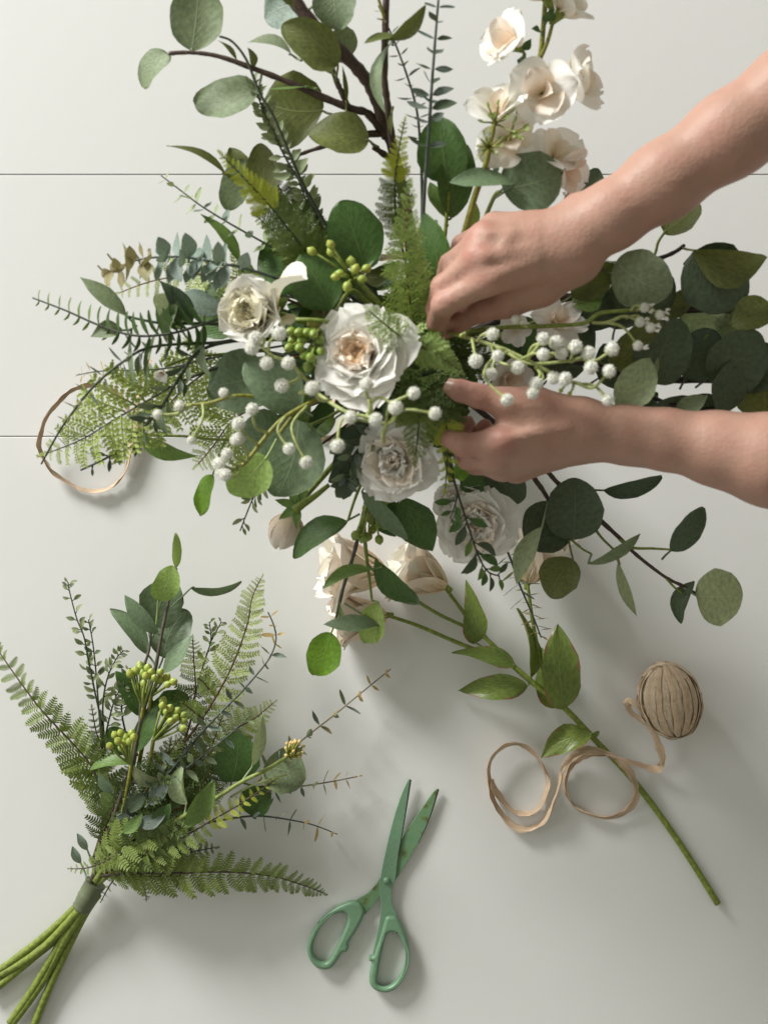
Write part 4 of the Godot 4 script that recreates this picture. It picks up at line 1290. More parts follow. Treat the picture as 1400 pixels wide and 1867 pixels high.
	lf(q, "deep_leaf", 940, 700, .19, 1010, 620, .19, 84, 18, 0.3, "round")
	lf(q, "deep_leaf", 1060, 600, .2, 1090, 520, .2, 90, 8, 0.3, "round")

func eucalyptus_low():
	var o := branch("brown eucalyptus branch below the lower hand ending in one pale round leaf", [MX, [800, 690, .17], [900, 770, .16], [970, 836, .155], [996, 858, .15], [1020, 884, .15], [1084, 940, .148], [1128, 980, .146], [1160, 1012, .144], [1212, 1052, .14], [1244, 1068, .138], [1270, 1083, .136]], 0.003, 0.0012, "bark")
	twig(o, [[962, 830, .155], [972, 868, .152], [988, 892, .15], [1000, 912, .15], [1016, 940, .15], [1026, 962, .15]], 0.0028, 0.0012, "bark")
	twig(o, [[1128, 982, .146], [1150, 998, .15], [1190, 1000, .152], [1222, 1002, .152]], 0.0016, 0.0009, "green_stem")
	twig(o, [[1074, 950, .148], [1096, 980, .15], [1120, 1005, .15], [1130, 1030, .15]], 0.0014, 0.0008, "green_stem")
	twig(o, [[1024, 960, .15], [1040, 982, .15], [1060, 1000, .15], [1078, 1010, .15]], 0.0012, 0.0009, "green_stem")
	twig(o, [[1210, 1050, .14], [1228, 1070, .14], [1244, 1082, .138]], 0.0012, 0.0008, "green_stem")
	lf(o, "deep_leaf", 1044, 984, .156, 1046, 870, .16, 108, -12, 0.3, "round", [1026, 962, .15])
	lf(o, "deep_leaf", 1040, 984, .148, 958, 930, .145, 104, 10, 0.3, "round")
	lf(o, "deep_leaf", 1100, 894, .15, 1213, 871, .15, 52, 42, 0.6, "oval", [1075, 893, .15], 0.3)
	lf(o, "deep_leaf", 1222, 1004, .152, 1286, 924, .156, 62, 28, 0.5, "oval", [], 0.15)
	lf(o, "grey_leaf", 1072, 1028, .152, 1172, 974, .16, 36, 40, 0.5, "oval", [1078, 1010, .15], 0.3)
	lf(o, "olive_leaf", 1044, 1020, .15, 1002, 1090, .146, 76, 14, 0.3, "round", [1036, 984, .15])
	lf(o, "sage_leaf", 1126, 1024, .15, 1160, 1130, .14, 26, 36, 0.5, "lance")
	lf(o, "deep_leaf", 1264, 1060, .14, 1238, 1140, .13, 42, 40, 0.6, "oval", [1246, 1084, .138], 0.3)
	lf(o, "pale_leaf", 1268, 1086, .14, 1354, 1082, .14, 108, 10, 0.25, "round", [1246, 1070, .138], 0.08)
	lf(o, "sage_leaf", 988, 960, .17, 938, 1068, .164, 42, 36, 0.5, "oval", [1000, 912, .15], 0.25)
	lf(o, "deep_leaf", 866, 868, .165, 958, 908, .16, 84, 12, 0.3, "round", [940, 812, .158])
	lf(o, "deep_leaf", 880, 880, .15, 880, 930, .15, 60, 12, 0.3, "round")

func greens():
	var g := "single broad leaves on green stems"
	var o := branch("green stem with two broad dark leaves in front of the sweet peas", [MX, MY, [800, 520, .24], [812, 420, .255], [818, 350, .265]], 0.002, 0.0014, "green_stem", "salal_stem", "leafy stem")
	lf(o, "dark_leaf", 816, 332, .266, 798, 212, .276, 98, -14, 0.5, "round", [818, 350, .265], 0.3)
	lf(o, "dark_leaf", 822, 398, .258, 854, 262, .262, 76, 14, 0.3, "oval", [816, 400, .256], 0.2)
	lf(o, "lime_leaf", 856, 418, .25, 866, 366, .252, 26, 20, 0.3, "oval")
	lf(o, "mid_leaf", 812, 396, .25, 784, 330, .25, 34, 26, 0.4, "oval")
	o = branch("green stem with two glossy blue green leaves above the upper hand", [MX, MY, [840, 520, .24], [872, 430, .26], [900, 360, .272], [912, 350, .276]], 0.0022, 0.0016, "lime_stem", "salal_stem", "leafy stem")
	lf(o, "teal_leaf", 938, 336, .29, 818, 330, .292, 54, 34, 0.5, "oval", [900, 362, .272], 0.25)
	lf(o, "teal_leaf", 916, 344, .28, 1024, 310, .284, 118, -8, 0.45, "round", [910, 352, .276], 0.1)
	twig(o, [[960, 380, .26], [975, 400, .25], [948, 410, .24], [900, 440, .235]], 0.0012, 0.001, "dark_stem")
	o = branch("dark leaf hanging edge on beside the fingers of the upper hand", [MX, MY, [806, 560, .26], [802, 520, .27]], 0.0018, 0.0014, "green_stem", "salal_stem", "leafy stem")
	lf(o, "dark_leaf", 800, 518, .272, 772, 386, .28, 66, -26, 0.4, "oval", [], 0.2)
	o = branch("stem with one large dark leaf behind the trumpet petal", [MX, MY, [680, 560, .25], [640, 530, .265], [610, 575, .272]], 0.002, 0.0016, "green_stem", "salal_stem", "leafy stem")
	lf(o, "dark_leaf", 602, 566, .28, 546, 462, .288, 104, -6, 0.3, "oval", [], 0.1)
	lf(o, "dark_leaf", 664, 488, .255, 622, 364, .262, 106, 10, 0.4, "round", [660, 520, .25], 0.12)
	lf(o, "dark_leaf", 560, 520, .24, 470, 470, .236, 90, 0, 0.3, "oval")
	lf(o, "dark_leaf", 540, 470, .22, 470, 500, .22, 90, 0, 0.3, "oval")
	o = branch("thin stem with a long narrow leaf above the blue eucalyptus", [MX, MY, [600, 560, .22], [500, 520, .235], [440, 480, .24]], 0.0016, 0.0012, "green_stem", "willow_leaf_stem", "leafy stem")
	lf(o, "mid_leaf", 438, 478, .24, 366, 388, .246, 28, 30, 0.3, "lance")
	# left: broad teal leaves
	o = branch("stem of four broad blue green leaves below the white ranunculus", [MX, MY, [680, 690, .22], [600, 720, .235], [548, 745, .245], [510, 790, .245]], 0.0024, 0.0016, "yellow_stem", "salal_stem", "leafy stem")
	lf(o, "teal_leaf", 490, 690, .235, 376, 708, .228, 120, 6, 0.3, "round", [548, 745, .245], 0.08)
	lf(o, "teal_leaf", 548, 742, .268, 444, 660, .272, 100, -14, 0.45, "round", [], 0.35)
	lf(o, "teal_leaf", 545, 762, .236, 504, 908, .226, 122, 8, 0.35, "round", [], 0.12)
	lf(o, "teal_leaf", 520, 800, .225, 436, 790, .22, 100, 8, 0.3, "round")
	lf(o, "lime_leaf", 486, 834, .25, 418, 900, .246, 78, -12, 0.4, "round", [505, 800, .245], 0.15)
	lf(o, "mid_leaf", 560, 770, .25, 520, 700, .254, 52, 26, 0.4, "oval")
	lf(o, "mid_leaf", 612, 762, .23, 566, 802, .23, 26, 26, 0.5, "oval", [640, 742, .23])
	o = branch("stem with a long mid green leaf over the lower board joint and one bright leaf", [MX, MY, [600, 760, .2], [440, 800, .2], [330, 795, .2], [262, 792, .2]], 0.0016, 0.001, "green_stem", "willow_leaf_stem", "leafy stem")
	lf(o, "mid_leaf", 252, 794, .202, 369, 834, .2, 38, 32, 0.4, "lance", [268, 793, .2])
	lf(o, "bright_leaf", 388, 866, .19, 362, 944, .178, 52, 32, 0.6, "egg", [410, 802, .2], 0.3)
	# grey narrow leaves at the left
	o = branch("stem of narrow grey green leaves with toothed edges pointing to the side", [MX, MY, [600, 620, .23], [480, 600, .24], [380, 590, .245], [300, 590, .245], [232, 577, .24]], 0.002, 0.001, "dark_stem", "olive_leaf_stem", "leafy stem")
	for q in [[232, 577, 145, 502, 40, 30], [226, 602, 164, 614, 36, 12], [352, 590, 288, 506, 42, 26], [372, 596, 384, 694, 30, 38], [238, 618, 243, 712, 14, 30], [286, 606, 272, 718, 18, 40], [330, 590, 310, 520, 28, 36], [300, 596, 320, 622, 16, 20], [262, 640, 252, 688, 16, 30]]:
		lf(o, "grey_leaf" if q[4] != 42 else "deep_leaf", q[0], q[1], .246, q[2], q[3], .25, q[4], q[5], 0.4, "lance", [], 0.2)
	lf(o, "pale_leaf", 308, 622, .25, 322, 552, .26, 40, -30, 0.5, "oval", [], 0.3)
	lf(o, "pale_leaf", 330, 600, .242, 284, 536, .24, 52, 10, 0.3, "round")
	lf(o, "blue_leaf", 400, 570, .235, 340, 530, .235, 46, 10, 0.3, "round")
	lf(o, "teal_leaf", 430, 560, .23, 370, 520, .23, 46, 10, 0.3, "round")
	# hanging stem with hanging leaves under the white flowers
	o = branch("dark drooping twigs with hanging leaves of mixed greens below the blush peonies", [MX, [740, 720, .19], [690, 830, .19], [662, 940, .18], [645, 1010, .165], [626, 1071, .15], [612, 1130, .14]], 0.0026, 0.0012, "grey_bark")
	twig(o, [[662, 945, .18], [668, 1013, .168], [674, 1060, .16], [678, 1095, .15]], 0.002, 0.0009, "green_stem")
	twig(o, [[690, 830, .19], [655, 890, .19], [634, 950, .19]], 0.0018, 0.001, "green_stem")
	lf(o, "dark_leaf", 632, 950, .19, 530, 1018, .18, 58, 32, 0.5, "oval", [], 0.15)
	lf(o, "mid_leaf", 677, 1038, .176, 586, 1072, .176, 32, 38, 0.4, "oval", [], 0.2)
	lf(o, "dark_leaf", 684, 1018, .172, 760, 1102, .16, 54, 34, 0.5, "oval", [668, 1010, .168], 0.2)
	lf(o, "teal_leaf", 696, 1058, .16, 766, 1104, .152, 40, 34, 0.4, "oval", [672, 1030, .164], 0.2)
	lf(o, "teal_leaf", 692, 1140, .15, 586, 1136, .148, 36, 40, 0.6, "oval", [628, 1100, .148], 0.25)
	lf(o, "lime_leaf", 690, 1098, .15, 664, 1176, .134, 62, 22, 0.5, "oval", [678, 1095, .15], 0.25)
	lf(o, "bright_leaf", 604, 1154, .14, 572, 1233, .128, 66, 8, 0.3, "round", [614, 1128, .14], 0.1)
	lf(o, "mid_leaf", 620, 1100, .146, 618, 1152, .14, 9, 20, 0.3, "lance")
	lf(o, "teal_leaf", 660, 896, .21, 744, 988, .2, 34, 30, 0.4, "strap", [690, 850, .19])
	lf(o, "dark_leaf", 728, 906, .18, 788, 1006, .17, 72, 10, 0.3, "oval", [700, 850, .19])
	lf(o, "dark_leaf", 690, 900, .17, 720, 980, .165, 64, 10, 0.3, "oval")
	o = branch("dark leafy stem filling the gap left of the blush peony", [MX, MY, [720, 740, .2], [670, 800, .21], [630, 880, .2]], 0.002, 0.0012, "dark_stem", "salal_stem", "leafy stem")
	for q in [[660, 800, 606, 850, 46], [660, 850, 598, 880, 40], [680, 780, 616, 800, 44], [655, 830, 625, 912, 44], [672, 800, 660, 880, 40], [640, 880, 612, 906, 34]]:
		lf(o, "deep_leaf", q[0], q[1], .212, q[2], q[3], .208, q[4], rng.randf_range(-20, 20), 0.3, "oval")
	o = branch("two small bright green pointed leaves at the centre of the arrangement", [MX, MY, [775, 622, .24], [772, 618, .262]], 0.0016, 0.0012, "lime_stem", "young_shoot", "leafy stem")
	lf(o, "bright_leaf", 774, 618, .27, 814, 592, .278, 24, 20, 0.4, "egg", [], 0.2)
	lf(o, "bright_leaf", 572, 664, .29, 610, 622, .298, 34, 14, 0.4, "egg", [570, 668, .28], 0.2)
	lf(o, "bright_leaf", 830, 870, .2, 862, 846, .205, 34, 14, 0.4, "egg", [810, 800, .2], 0.2)

func ferns():
	var o := thing("fern", "upright light green feathery fern in the middle of the arrangement", "fern", P(760, 640, .17))
	frond(o, "stem", [MX, [765, 640, .2], [750, 570, .25], [742, 500, .28], [740, 430, .3], [746, 345, .31]], "feather", "fern_light", "red_stem", 24, 88, false, 42, 4, "", 0.16)
	o = thing("fern", "light green feathery fern tip lying towards the lower hand", "fern", P(740, 640, .19))
	frond(o, "stem", [MY, [740, 630, .26], [732, 618, .29], [770, 634, .3], [805, 652, .3], [838, 676, .295]], "feather", "fern_light", "red_stem", 18, 56, false, 42, 0, "", 0.32)
	o = thing("fern", "short feathery fern overlapping the peach centred peony", "fern", P(730, 610, .19))
	frond(o, "stem", [MY, [745, 622, .27], [725, 610, .31], [700, 590, .325], [672, 566, .33]], "feather", "fern_light", "red_stem", 16, 56, false, 46, 0, "", 0.3)
	o = thing("fern", "yellow green fern rising along the thin brown branch", "fern", P(750, 600, .18))
	frond(o, "stem", [MY, [745, 500, .25], [722, 400, .27], [720, 330, .285], [726, 280, .295], [737, 222, .30]], "fern", "fern_dark", "dark_stem", 24, 46, false, 62, 10, "fern_yellow", 0.25)
	o = thing("fern", "bright yellow fern tip standing before an olive leaf", "fern", P(720, 600, .18))
	frond(o, "stem", [MY, [640, 540, .24], [560, 460, .27], [500, 385, .29], [455, 335, .3], [406, 284, .306]], "fern", "fern_dark", "dark_stem", 26, 62, false, 58, -6, "fern_yellow", 0.22)
	o = thing("fern", "dark fern spread behind the tall pale sprig", "fern", P(700, 600, .18))
	frond(o, "stem", [MY, [660, 560, .22], [590, 480, .235], [548, 410, .24], [520, 360, .24], [490, 310, .24]], "fern", "fern_dark", "dark_stem", 24, 66, false, 62, 8, "", 0.2)
	o = thing("fern", "dark fern reaching over the tips of the blue eucalyptus", "fern", P(690, 600, .18))
	frond(o, "stem", [MY, [640, 540, .22], [560, 470, .24], [515, 435, .245], [470, 396, .245]], "fern", "fern_green", "dark_stem", 18, 54, false, 62, -8, "", 0.2)
	o = thing("fern", "dark fern with a yellow tip hanging beside the blush peony", "fern", P(770, 660, .15))
	frond(o, "stem", [MX, [790, 680, .25], [806, 740, .262], [816, 800, .258], [812, 890, .24]], "fern", "fern_dark", "dark_stem", 20, 64, false, 60, 0, "fern_yellow", 0.12)
	o = thing("fern", "dark feathery fern filling the centre between the hands", "fern", P(770, 650, .16))
	frond(o, "stem", [MX, [770, 680, .24], [774, 720, .262], [764, 770, .266], [758, 830, .26]], "feather", "fern_dark", "dark_stem", 18, 92, false, 58, 0, "fern_green", 0.1)
	o = thing("fern", "dark fern tucked under the fingers of the upper hand", "fern", P(768, 640, .16))
	frond(o, "stem", [MX, [770, 620, .22], [766, 560, .235], [772, 500, .24], [790, 420, .24]], "fern", "fern_dark", "dark_stem", 18, 92, false, 58, 0, "", 0.1)
	o = thing("fern", "dark fern under the bells between the hands", "fern", P(768, 640, .16))
	frond(o, "stem", [MX, [790, 650, .2], [850, 652, .21], [920, 660, .21]], "feather", "fern_dark", "dark_stem", 16, 100, false, 62, 0, "", 0.1)
	# sword fern and lace at the left
	o = thing("fern", "sword fern with upright pointed leaflets reaching furthest to the side", "fern", P(700, 600, .18))
	var p := path([MY, [640, 590, .22], [520, 580, .245], [416, 580, .255], [368, 592, .258], [312, 608, .258], [248, 612, .256], [184, 594, .25], [120, 566, .244], [60, 543, .236]], 6)
	stem(o, "stem", p, 0.0018, 0.0007, "dark_stem", 0.08, 6)
	for i in 18:
		var t := lerpf(0.42, 0.985, (i + 0.5) / 18.0)
		var at := along(p, t)
		var d := dir_at(p, t)
		var sd := d.cross(Vector3.UP).normalized()
		var l := U(60, .25) * (1.0 - 0.72 * pow((t - 0.42) / 0.58, 1.2))
		for sg in [-1.0, 1.0]:
			var out: Vector3 = (sd * sg + d * 0.35 + Vector3.UP * (0.1 if sg > 0 else -0.4)).normalized()
			put(o, "leaflet", small_leaf("strap", 0.26, 0.4, i % 3), M["dark_leaf" if t < 0.8 else "mid_leaf"], Transform3D(frame(out, Vector3.UP + d * 0.9 * sg, 0.0).scaled_local(Vector3.ONE * l * (1.0 if sg > 0 else 0.75)), at))
	o = thing("fern", "lacy yellow green fern spread over the raffia loop", "fern", P(640, 640, .18))
	frond(o, "stem", [MY, [600, 640, .215], [440, 660, .225], [340, 692, .23], [288, 720, .23], [208, 766, .225], [152, 800, .215], [88, 826, .205]], "lace", "fern_lace", "dark_stem", 15, 112, false, 66, 0, "", 0.5)
	o = thing("fern", "lacy fern hanging in front of the lower board joint", "fern", P(640, 650, .18))
	frond(o, "stem", [MY, [560, 650, .21], [420, 660, .215], [360, 690, .215], [310, 736, .205], [288, 778, .195]], "lace", "fern_lace", "red_stem", 12, 100, false, 66, 0, "", 0.42)
	o = thing("fern", "small lacy fern showing its orange stem beside the broad blue green leaves", "fern", P(640, 660, .18))
	frond(o, "stem", [MX, [560, 710, .19], [460, 745, .195], [420, 772, .19], [388, 815, .18], [362, 846, .17]], "lace", "fern_lace", "red_stem", 11, 80, false, 66, 0, "", 0.45)
	o = thing("fern", "pale lacy fern under the blue eucalyptus discs", "fern", P(660, 620, .18))
	frond(o, "stem", [MY, [560, 560, .21], [440, 510, .225], [360, 500, .225], [280, 512, .215], [218, 534, .205]], "lace", "fern_lace", "red_stem", 14, 66, false, 66, 0, "", 0.3)

func sprigs():
	var o := thing("blue_eucalyptus", "blue eucalyptus stem packed with round discs turning tan at its tip", "eucalyptus stem", P(640, 600, .18))
	var p := [MY, [640, 560, .22], [540, 520, .245], [444, 488, .262], [408, 482, .266], [360, 472, .268], [312, 468, .268], [260, 472, .265], [224, 484, .26], [190, 503, .254]]
	sprig(o, "stem", p, 0.0016, "slate_stem", ["blue_leaf", "blue_leaf", "blue_leaf"], 50, 0.7, 17, "coin", false, 0.42, "tan_leaf")
	for q in [[300, 470, 288, 432, 40], [344, 470, 338, 424, 42], [240, 478, 236, 448, 30], [262, 476, 268, 512, 40], [320, 472, 330, 514, 38], [362, 474, 352, 510, 36], [396, 482, 398, 440, 34], [410, 484, 408, 522, 34], [440, 488, 452, 460, 34], [384, 480, 382, 516, 30], [206, 496, 196, 522, 24], [214, 490, 208, 470, 24]]:
		lf(o, "blue_leaf" if q[0] > 270 else "tan_leaf", q[0], q[1], .27, q[2], q[3], .28, q[4] * 0.72, 14, 0.3, "oval")
	o = thing("blue_eucalyptus", "thin pale eucalyptus stem with tiny paired discs pointing at the upper joint", "eucalyptus stem", P(660, 600, .18))
	sprig(o, "stem", [MY, [640, 540, .22], [540, 476, .236], [484, 444, .24], [420, 408, .242], [368, 376, .242], [336, 352, .24], [294, 320, .235]], 0.0012, "dark_stem", ["pale_leaf", "blue_leaf"], 32, 0.55, 11, "coin", false, 0.4, "pale_leaf")
	o = thing("blue_eucalyptus", "upright dark eucalyptus stem with paired discs seen edge on", "eucalyptus stem", P(775, 620, .18))
	sprig(o, "stem", [MY, [772, 480, .25], [772, 380, .27], [783, 221, .295], [786, 171, .30], [792, 89, .305], [799, 0, .31], [803, -50, .31]], 0.0019, "slate_stem", ["slate_leaf", "slate_leaf", "deep_leaf"], 44, 0.46, 14, "coin", false, 0.36)
	o = thing("blue_eucalyptus", "thin leaning eucalyptus stem with needle like leaf edges beside the folded leaf", "eucalyptus stem", P(772, 620, .18))
	sprig(o, "stem", [MY, [770, 460, .24], [769, 339, .26], [765, 250, .27], [758, 193, .275], [740, 132, .28], [717, 71, .285], [690, 10, .285]], 0.0015, "dark_stem", ["slate_leaf", "tan_leaf", "grey_leaf"], 30, 0.2, 13, "coin", false, 0.4)
	o = thing("blue_eucalyptus", "dark arching eucalyptus stem with narrow leaf edges crossing the raffia loop", "eucalyptus stem", P(660, 620, .18))
	sprig(o, "stem", [MY, [560, 610, .22], [460, 612, .24], [400, 624, .246], [280, 632, .25], [224, 660, .25], [172, 704, .245], [136, 748, .238], [108, 788, .23], [76, 846, .215]], 0.0017, "dark_stem", ["slate_leaf", "grey_leaf"], 36, 0.24, 17, "coin", false, 0.4, "tan_leaf")
	o = thing("blue_eucalyptus", "short eucalyptus tip with gold discs above the raffia loop", "eucalyptus stem", P(400, 640, .2))
	sprig(o, "stem", [[640, 610, .2], [400, 650, .225], [300, 672, .225], [192, 676, .22], [140, 684, .215]], 0.0011, "slate_stem", ["slate_leaf", "grey_leaf"], 26, 0.3, 14, "coin", false, 0.4, "gold_leaf")
	o = thing("leafy_sprig", "dark twig with small dark leaves ending over the lower joint", "leafy sprig", P(640, 640, .18))
	sprig(o, "stem", [MY, [560, 620, .22], [440, 620, .24], [364, 640, .246], [328, 688, .246], [296, 740, .24], [276, 764, .236], [240, 800, .228], [200, 832, .22], [148, 857, .212]], 0.0019, "dark_stem", ["deep_leaf", "deep_leaf", "grey_leaf"], 36, 0.36, 16, "alt", false, 0.36)
	o = thing("leafy_sprig", "tall pale sprig with tiny light leaves beside a bare dark stem", "leafy sprig", P(700, 600, .18))
	sprig(o, "stem", [MY, [640, 520, .22], [585, 410, .24], [552, 340, .25], [522, 290, .255], [498, 240, .258], [476, 190, .26], [462, 148, .26]], 0.0013, "dark_stem", ["sage_leaf", "pale_leaf", "sage_leaf"], 30, 0.5, 26, "alt", false, 0.36)
	twig(o, [[600, 420, .245], [580, 385, .25], [552, 335, .258], [528, 280, .265], [500, 215, .27], [474, 170, .272], [450, 110, .275], [424, 76, .276], [400, 66, .276]], 0.0016, 0.0009, "dark_stem")
	o = thing("leafy_sprig", "pale small leaved sprig filling the space under the bare dark stem", "leafy sprig", P(700, 600, .18))
	sprig(o, "stem", [MY, [640, 500, .21], [590, 430, .225], [565, 380, .235], [545, 330, .24], [530, 280, .24]], 0.0012, "dark_stem", ["sage_leaf", "grey_leaf"], 30, 0.5, 20, "alt", false, 0.3)
	sprig(o, "twig", [[600, 440, .225], [575, 400, .232], [520, 380, .238], [495, 350, .24]], 0.001, "dark_stem", ["sage_leaf", "pale_leaf"], 26, 0.5, 12, "alt", false, 0.2)
	o = thing("leafy_sprig", "small leaved sprig hanging over the lower blush peony", "leafy sprig", P(800, 700, .16))
	sprig(o, "stem", [MX, [810, 780, .22], [824, 860, .235], [836, 905, .236], [850, 948, .232], [869, 1006, .222], [888, 1041, .212], [910, 1050, .206]], 0.0014, "dark_stem", ["dark_leaf", "deep_leaf", "mid_leaf"], 44, 0.46, 9, "alt", false, 0.5)
	sprig(o, "twig", [[834, 900, .236], [828, 925, .238], [820, 945, .236]], 0.001, "dark_stem", ["dark_leaf"], 30, 0.46, 3, "alt", false, 0.2)
	o = thing("leafy_sprig", "little twig with a few oval leaves below the lime leaf", "leafy sprig", P(600, 760, .16))
	sprig(o, "stem", [MX, [600, 800, .2], [520, 850, .2], [482, 882, .196], [462, 908, .19], [438, 968, .18]], 0.0012, "dark_stem", ["sage_leaf", "mid_leaf"], 30, 0.45, 8, "alt", false, 0.6)
	o = thing("blue_eucalyptus", "thin eucalyptus tip with faint leaf edges touching the loose stem", "eucalyptus stem", P(850, 800, .15))
	sprig(o, "stem", [MX, [840, 860, .14], [919, 994, .11], [946, 1064, .09], [969, 1118, .07], [986, 1162, .055]], 0.0016, "slate_stem", ["slate_leaf", "slate_leaf", "sage_leaf"], 34, 0.3, 14, "coin", false, 0.42, "tan_leaf")
	o = thing("leafy_sprig", "dark sprig of grey green leaves left of the blush peony", "leafy sprig", P(700, 740, .16))
	sprig(o, "stem", [MX, [720, 760, .22], [680, 790, .232], [645, 830, .232], [630, 880, .225]], 0.0014, "dark_stem", ["deep_leaf", "grey_leaf", "slate_leaf"], 44, 0.5, 16, "alt", false, 0.3)

func bloom(called: String, label: String, x: float, y: float, h: float, axis: Vector3, px: float, layers: Array, root_h := 0.17) -> Node3D:
	var at := P(x, y, h)
	var o := thing(called, label, called, P(768, 660, root_h))
	var ax := axis.normalized()
	var r := U(px, h)
	stem(o, "stem", smooth_path([P(768, 660, .15), (P(776, 640, .19) + at) * 0.5 - Vector3(0, 0.02, 0), at - ax * r * 0.5, at - ax * r * 0.08], 5), 0.0026, 0.0024, "green_stem", 0.05)
	flower_head(o, at - ax * r * 0.35, ax, r, layers)
	for k in 4:
		var b := aim_y(ax, 1.0)
		var g := TAU * k / 4
		var d := (ax * 0.5 + (b.x * cos(g) + b.z * sin(g))).normalized()
		put(o, "sepal", leaf_shape(r * 0.75, r * 0.32, "lance", -0.5, 0.3, 0.02, k, 7, 5).mesh(), M["mid_leaf"], Transform3D(frame(d, b.x * cos(g) + b.z * sin(g), 0), at - ax * r * 0.42))
	return o

func blooms():
	var peony := [
		[7, 35, 90, 1.12, 1.12, 0.1, 0.04, "petal_white"],
		[7, 24, 74, 1.02, 1.0, 0.2, 0.05, "petal_white"],
		[7, 15, 58, 0.9, 0.86, 0.3, 0.06, "petal_white"],
		[7, 8, 46, 0.8, 0.64, 0.25, 0.09, "petal_blush"],
		[9, 2, 36, 0.7, 0.46, 0.25, 0.13, "petal_peach"],
		[7, -4, 14, 0.52, 0.32, 0.3, 0.14, "petal_peach"]]
	bloom("peony", "white ruffled peony with a peach heart, the largest flower in the middle", 658, 648, .30, Vector3(-0.34, 1, -0.24), 108, peony)
	var blush := [
		[7, 35, 90, 1.1, 1.1, 0.12, 0.05, "petal_white"],
		[8, 24, 72, 1.02, 0.96, 0.2, 0.06, "petal_white"],
		[8, 14, 54, 0.92, 0.76, 0.3, 0.08, "petal_blush"],
		[9, 6, 36, 0.82, 0.54, 0.35, 0.1, "petal_white"],
		[9, 0, 18, 0.72, 0.42, 0.4, 0.13, "petal_blush"]]
	bloom("peony", "blush white peony below the peach hearted one, crossed by bell stalks", 722, 838, .235, Vector3(-0.28, 1, 0.2), 88, blush)
	bloom("peony", "blush white peony behind the hanging small leaved sprig", 866, 952, .165, Vector3(-0.05, 1, 0.3), 86, blush)
	bloom("peony", "blush peony petals showing behind the small dark leaves at its side", 828, 912, .17, Vector3(0.0, 1, 0.4), 44, blush)
	var ran := [
		[6, 18, 56, 1.18, 1.2, 0.25, 0.06, "petal_white"],
		[7, 14, 42, 1.08, 1.05, 0.3, 0.08, "petal_cream"],
		[7, 8, 28, 1.02, 0.9, 0.3, 0.1, "petal_yellow"],
		[7, 2, 20, 0.9, 0.62, 0.45, 0.09, "petal_yellow"],
		[6, -2, 8, 0.8, 0.44, 0.45, 0.1, "petal_yellow"]]
	var o := bloom("ranunculus", "creamy white ranunculus with one long petal curling up", 472, 567, .27, Vector3(-0.45, 1, 0.1), 92, ran)
	put(o, "petal", petal_shape(U(125, .3), U(84, .3), -10, 62, 0.5, 0.07, 2.0, 1.5).mesh(), M["petal_cream"], Transform3D(aim_y(Vector3(0.1, 0.75, -0.8), 1.0) * Basis(Vector3.UP, 0.9), P(506, 570, .27)))
	put(o, "petal", petal_shape(U(80, .28), U(66, .28), 10, 40, 0.5, 0.06, 1.0, 1.2).mesh(), M["petal_yellow"], Transform3D(aim_y(Vector3(0.3, 0.6, -0.2), 1.0), P(492, 590, .262)))
	o = bloom("peony_bud", "closed cream peony bud held upside down by its green calyx", 530, 946, .165, Vector3(-0.35, -0.25, 0.9), 40, [
		[6, 78, -52, 2.3, 1.7, 0.45, 0.02, "petal_blush"], [5, 66, -45, 2.1, 1.4, 0.45, 0.03, "petal_cream"]])
	for k in 5:
		var d := (Vector3(-0.7, 0.35, 0.1)).rotated(Vector3(0.2, 0.3, 1).normalized(), 0.5 + k * 1.1)
		put(o, "sepal", leaf_shape(U(44, .17), U(17, .17), "lance", -0.8, 0.2, 0.03, k, 8, 5).mesh(), M["mid_leaf"], Transform3D(frame(Vector3(cos(k * 0.9 + 1.6), -0.15, sin(k * 0.9 + 1.6)), Vector3.UP, 0), P(542, 922, .188)))
	stem(o, "calyx", path([[600, 884, .19], [572, 906, .188], [548, 922, .188], [538, 930, .187]], 4), 0.0018, 0.0045, "green_stem", 0.03, 10)
	# cream petals seen between the hands
	o = thing("cream_blossom", "cream blossom showing under the bells above the lower hand", "blossom", P(930, 690, .18))
	stem(o, "stem", path([MX, [850, 670, .2], [910, 688, .215]], 5), 0.0016, 0.0014, "green_stem")
	flower_head(o, P(920, 690, .222), Vector3(0.5, 1, 0.3), U(50, .22), [[5, 40, 86, 1.1, 1.0, 0.2, 0.06, "petal_white"], [4, 15, 50, 0.9, 0.8, 0.3, 0.06, "petal_blush"]])
	o = thing("cream_blossom", "pale open blossom half hidden under the upper forearm", "blossom", P(1000, 590, .18))
	stem(o, "stem", path([MX, [880, 620, .2], [980, 585, .215]], 5), 0.0016, 0.0014, "green_stem")
	flower_head(o, P(1010, 590, .222), Vector3(0.3, 1, -0.2), U(56, .22), [[6, 50, 92, 1.1, 0.7, 0.15, 0.06, "petal_white"], [3, 15, 40, 0.9, 0.6, 0.3, 0.06, "petal_blush"]])
	o = thing("cream_blossom", "small white blossom beside the thumb of the upper hand", "blossom", P(930, 600, .18))
	stem(o, "stem", path([MX, [880, 630, .2], [930, 600, .21]], 5), 0.0014, 0.0012, "green_stem")
	flower_head(o, P(936, 602, .215), Vector3(0.1, 1, 0.1), U(34, .22), [[5, 50, 92, 1.1, 0.9, 0.15, 0.06, "petal_white"]])

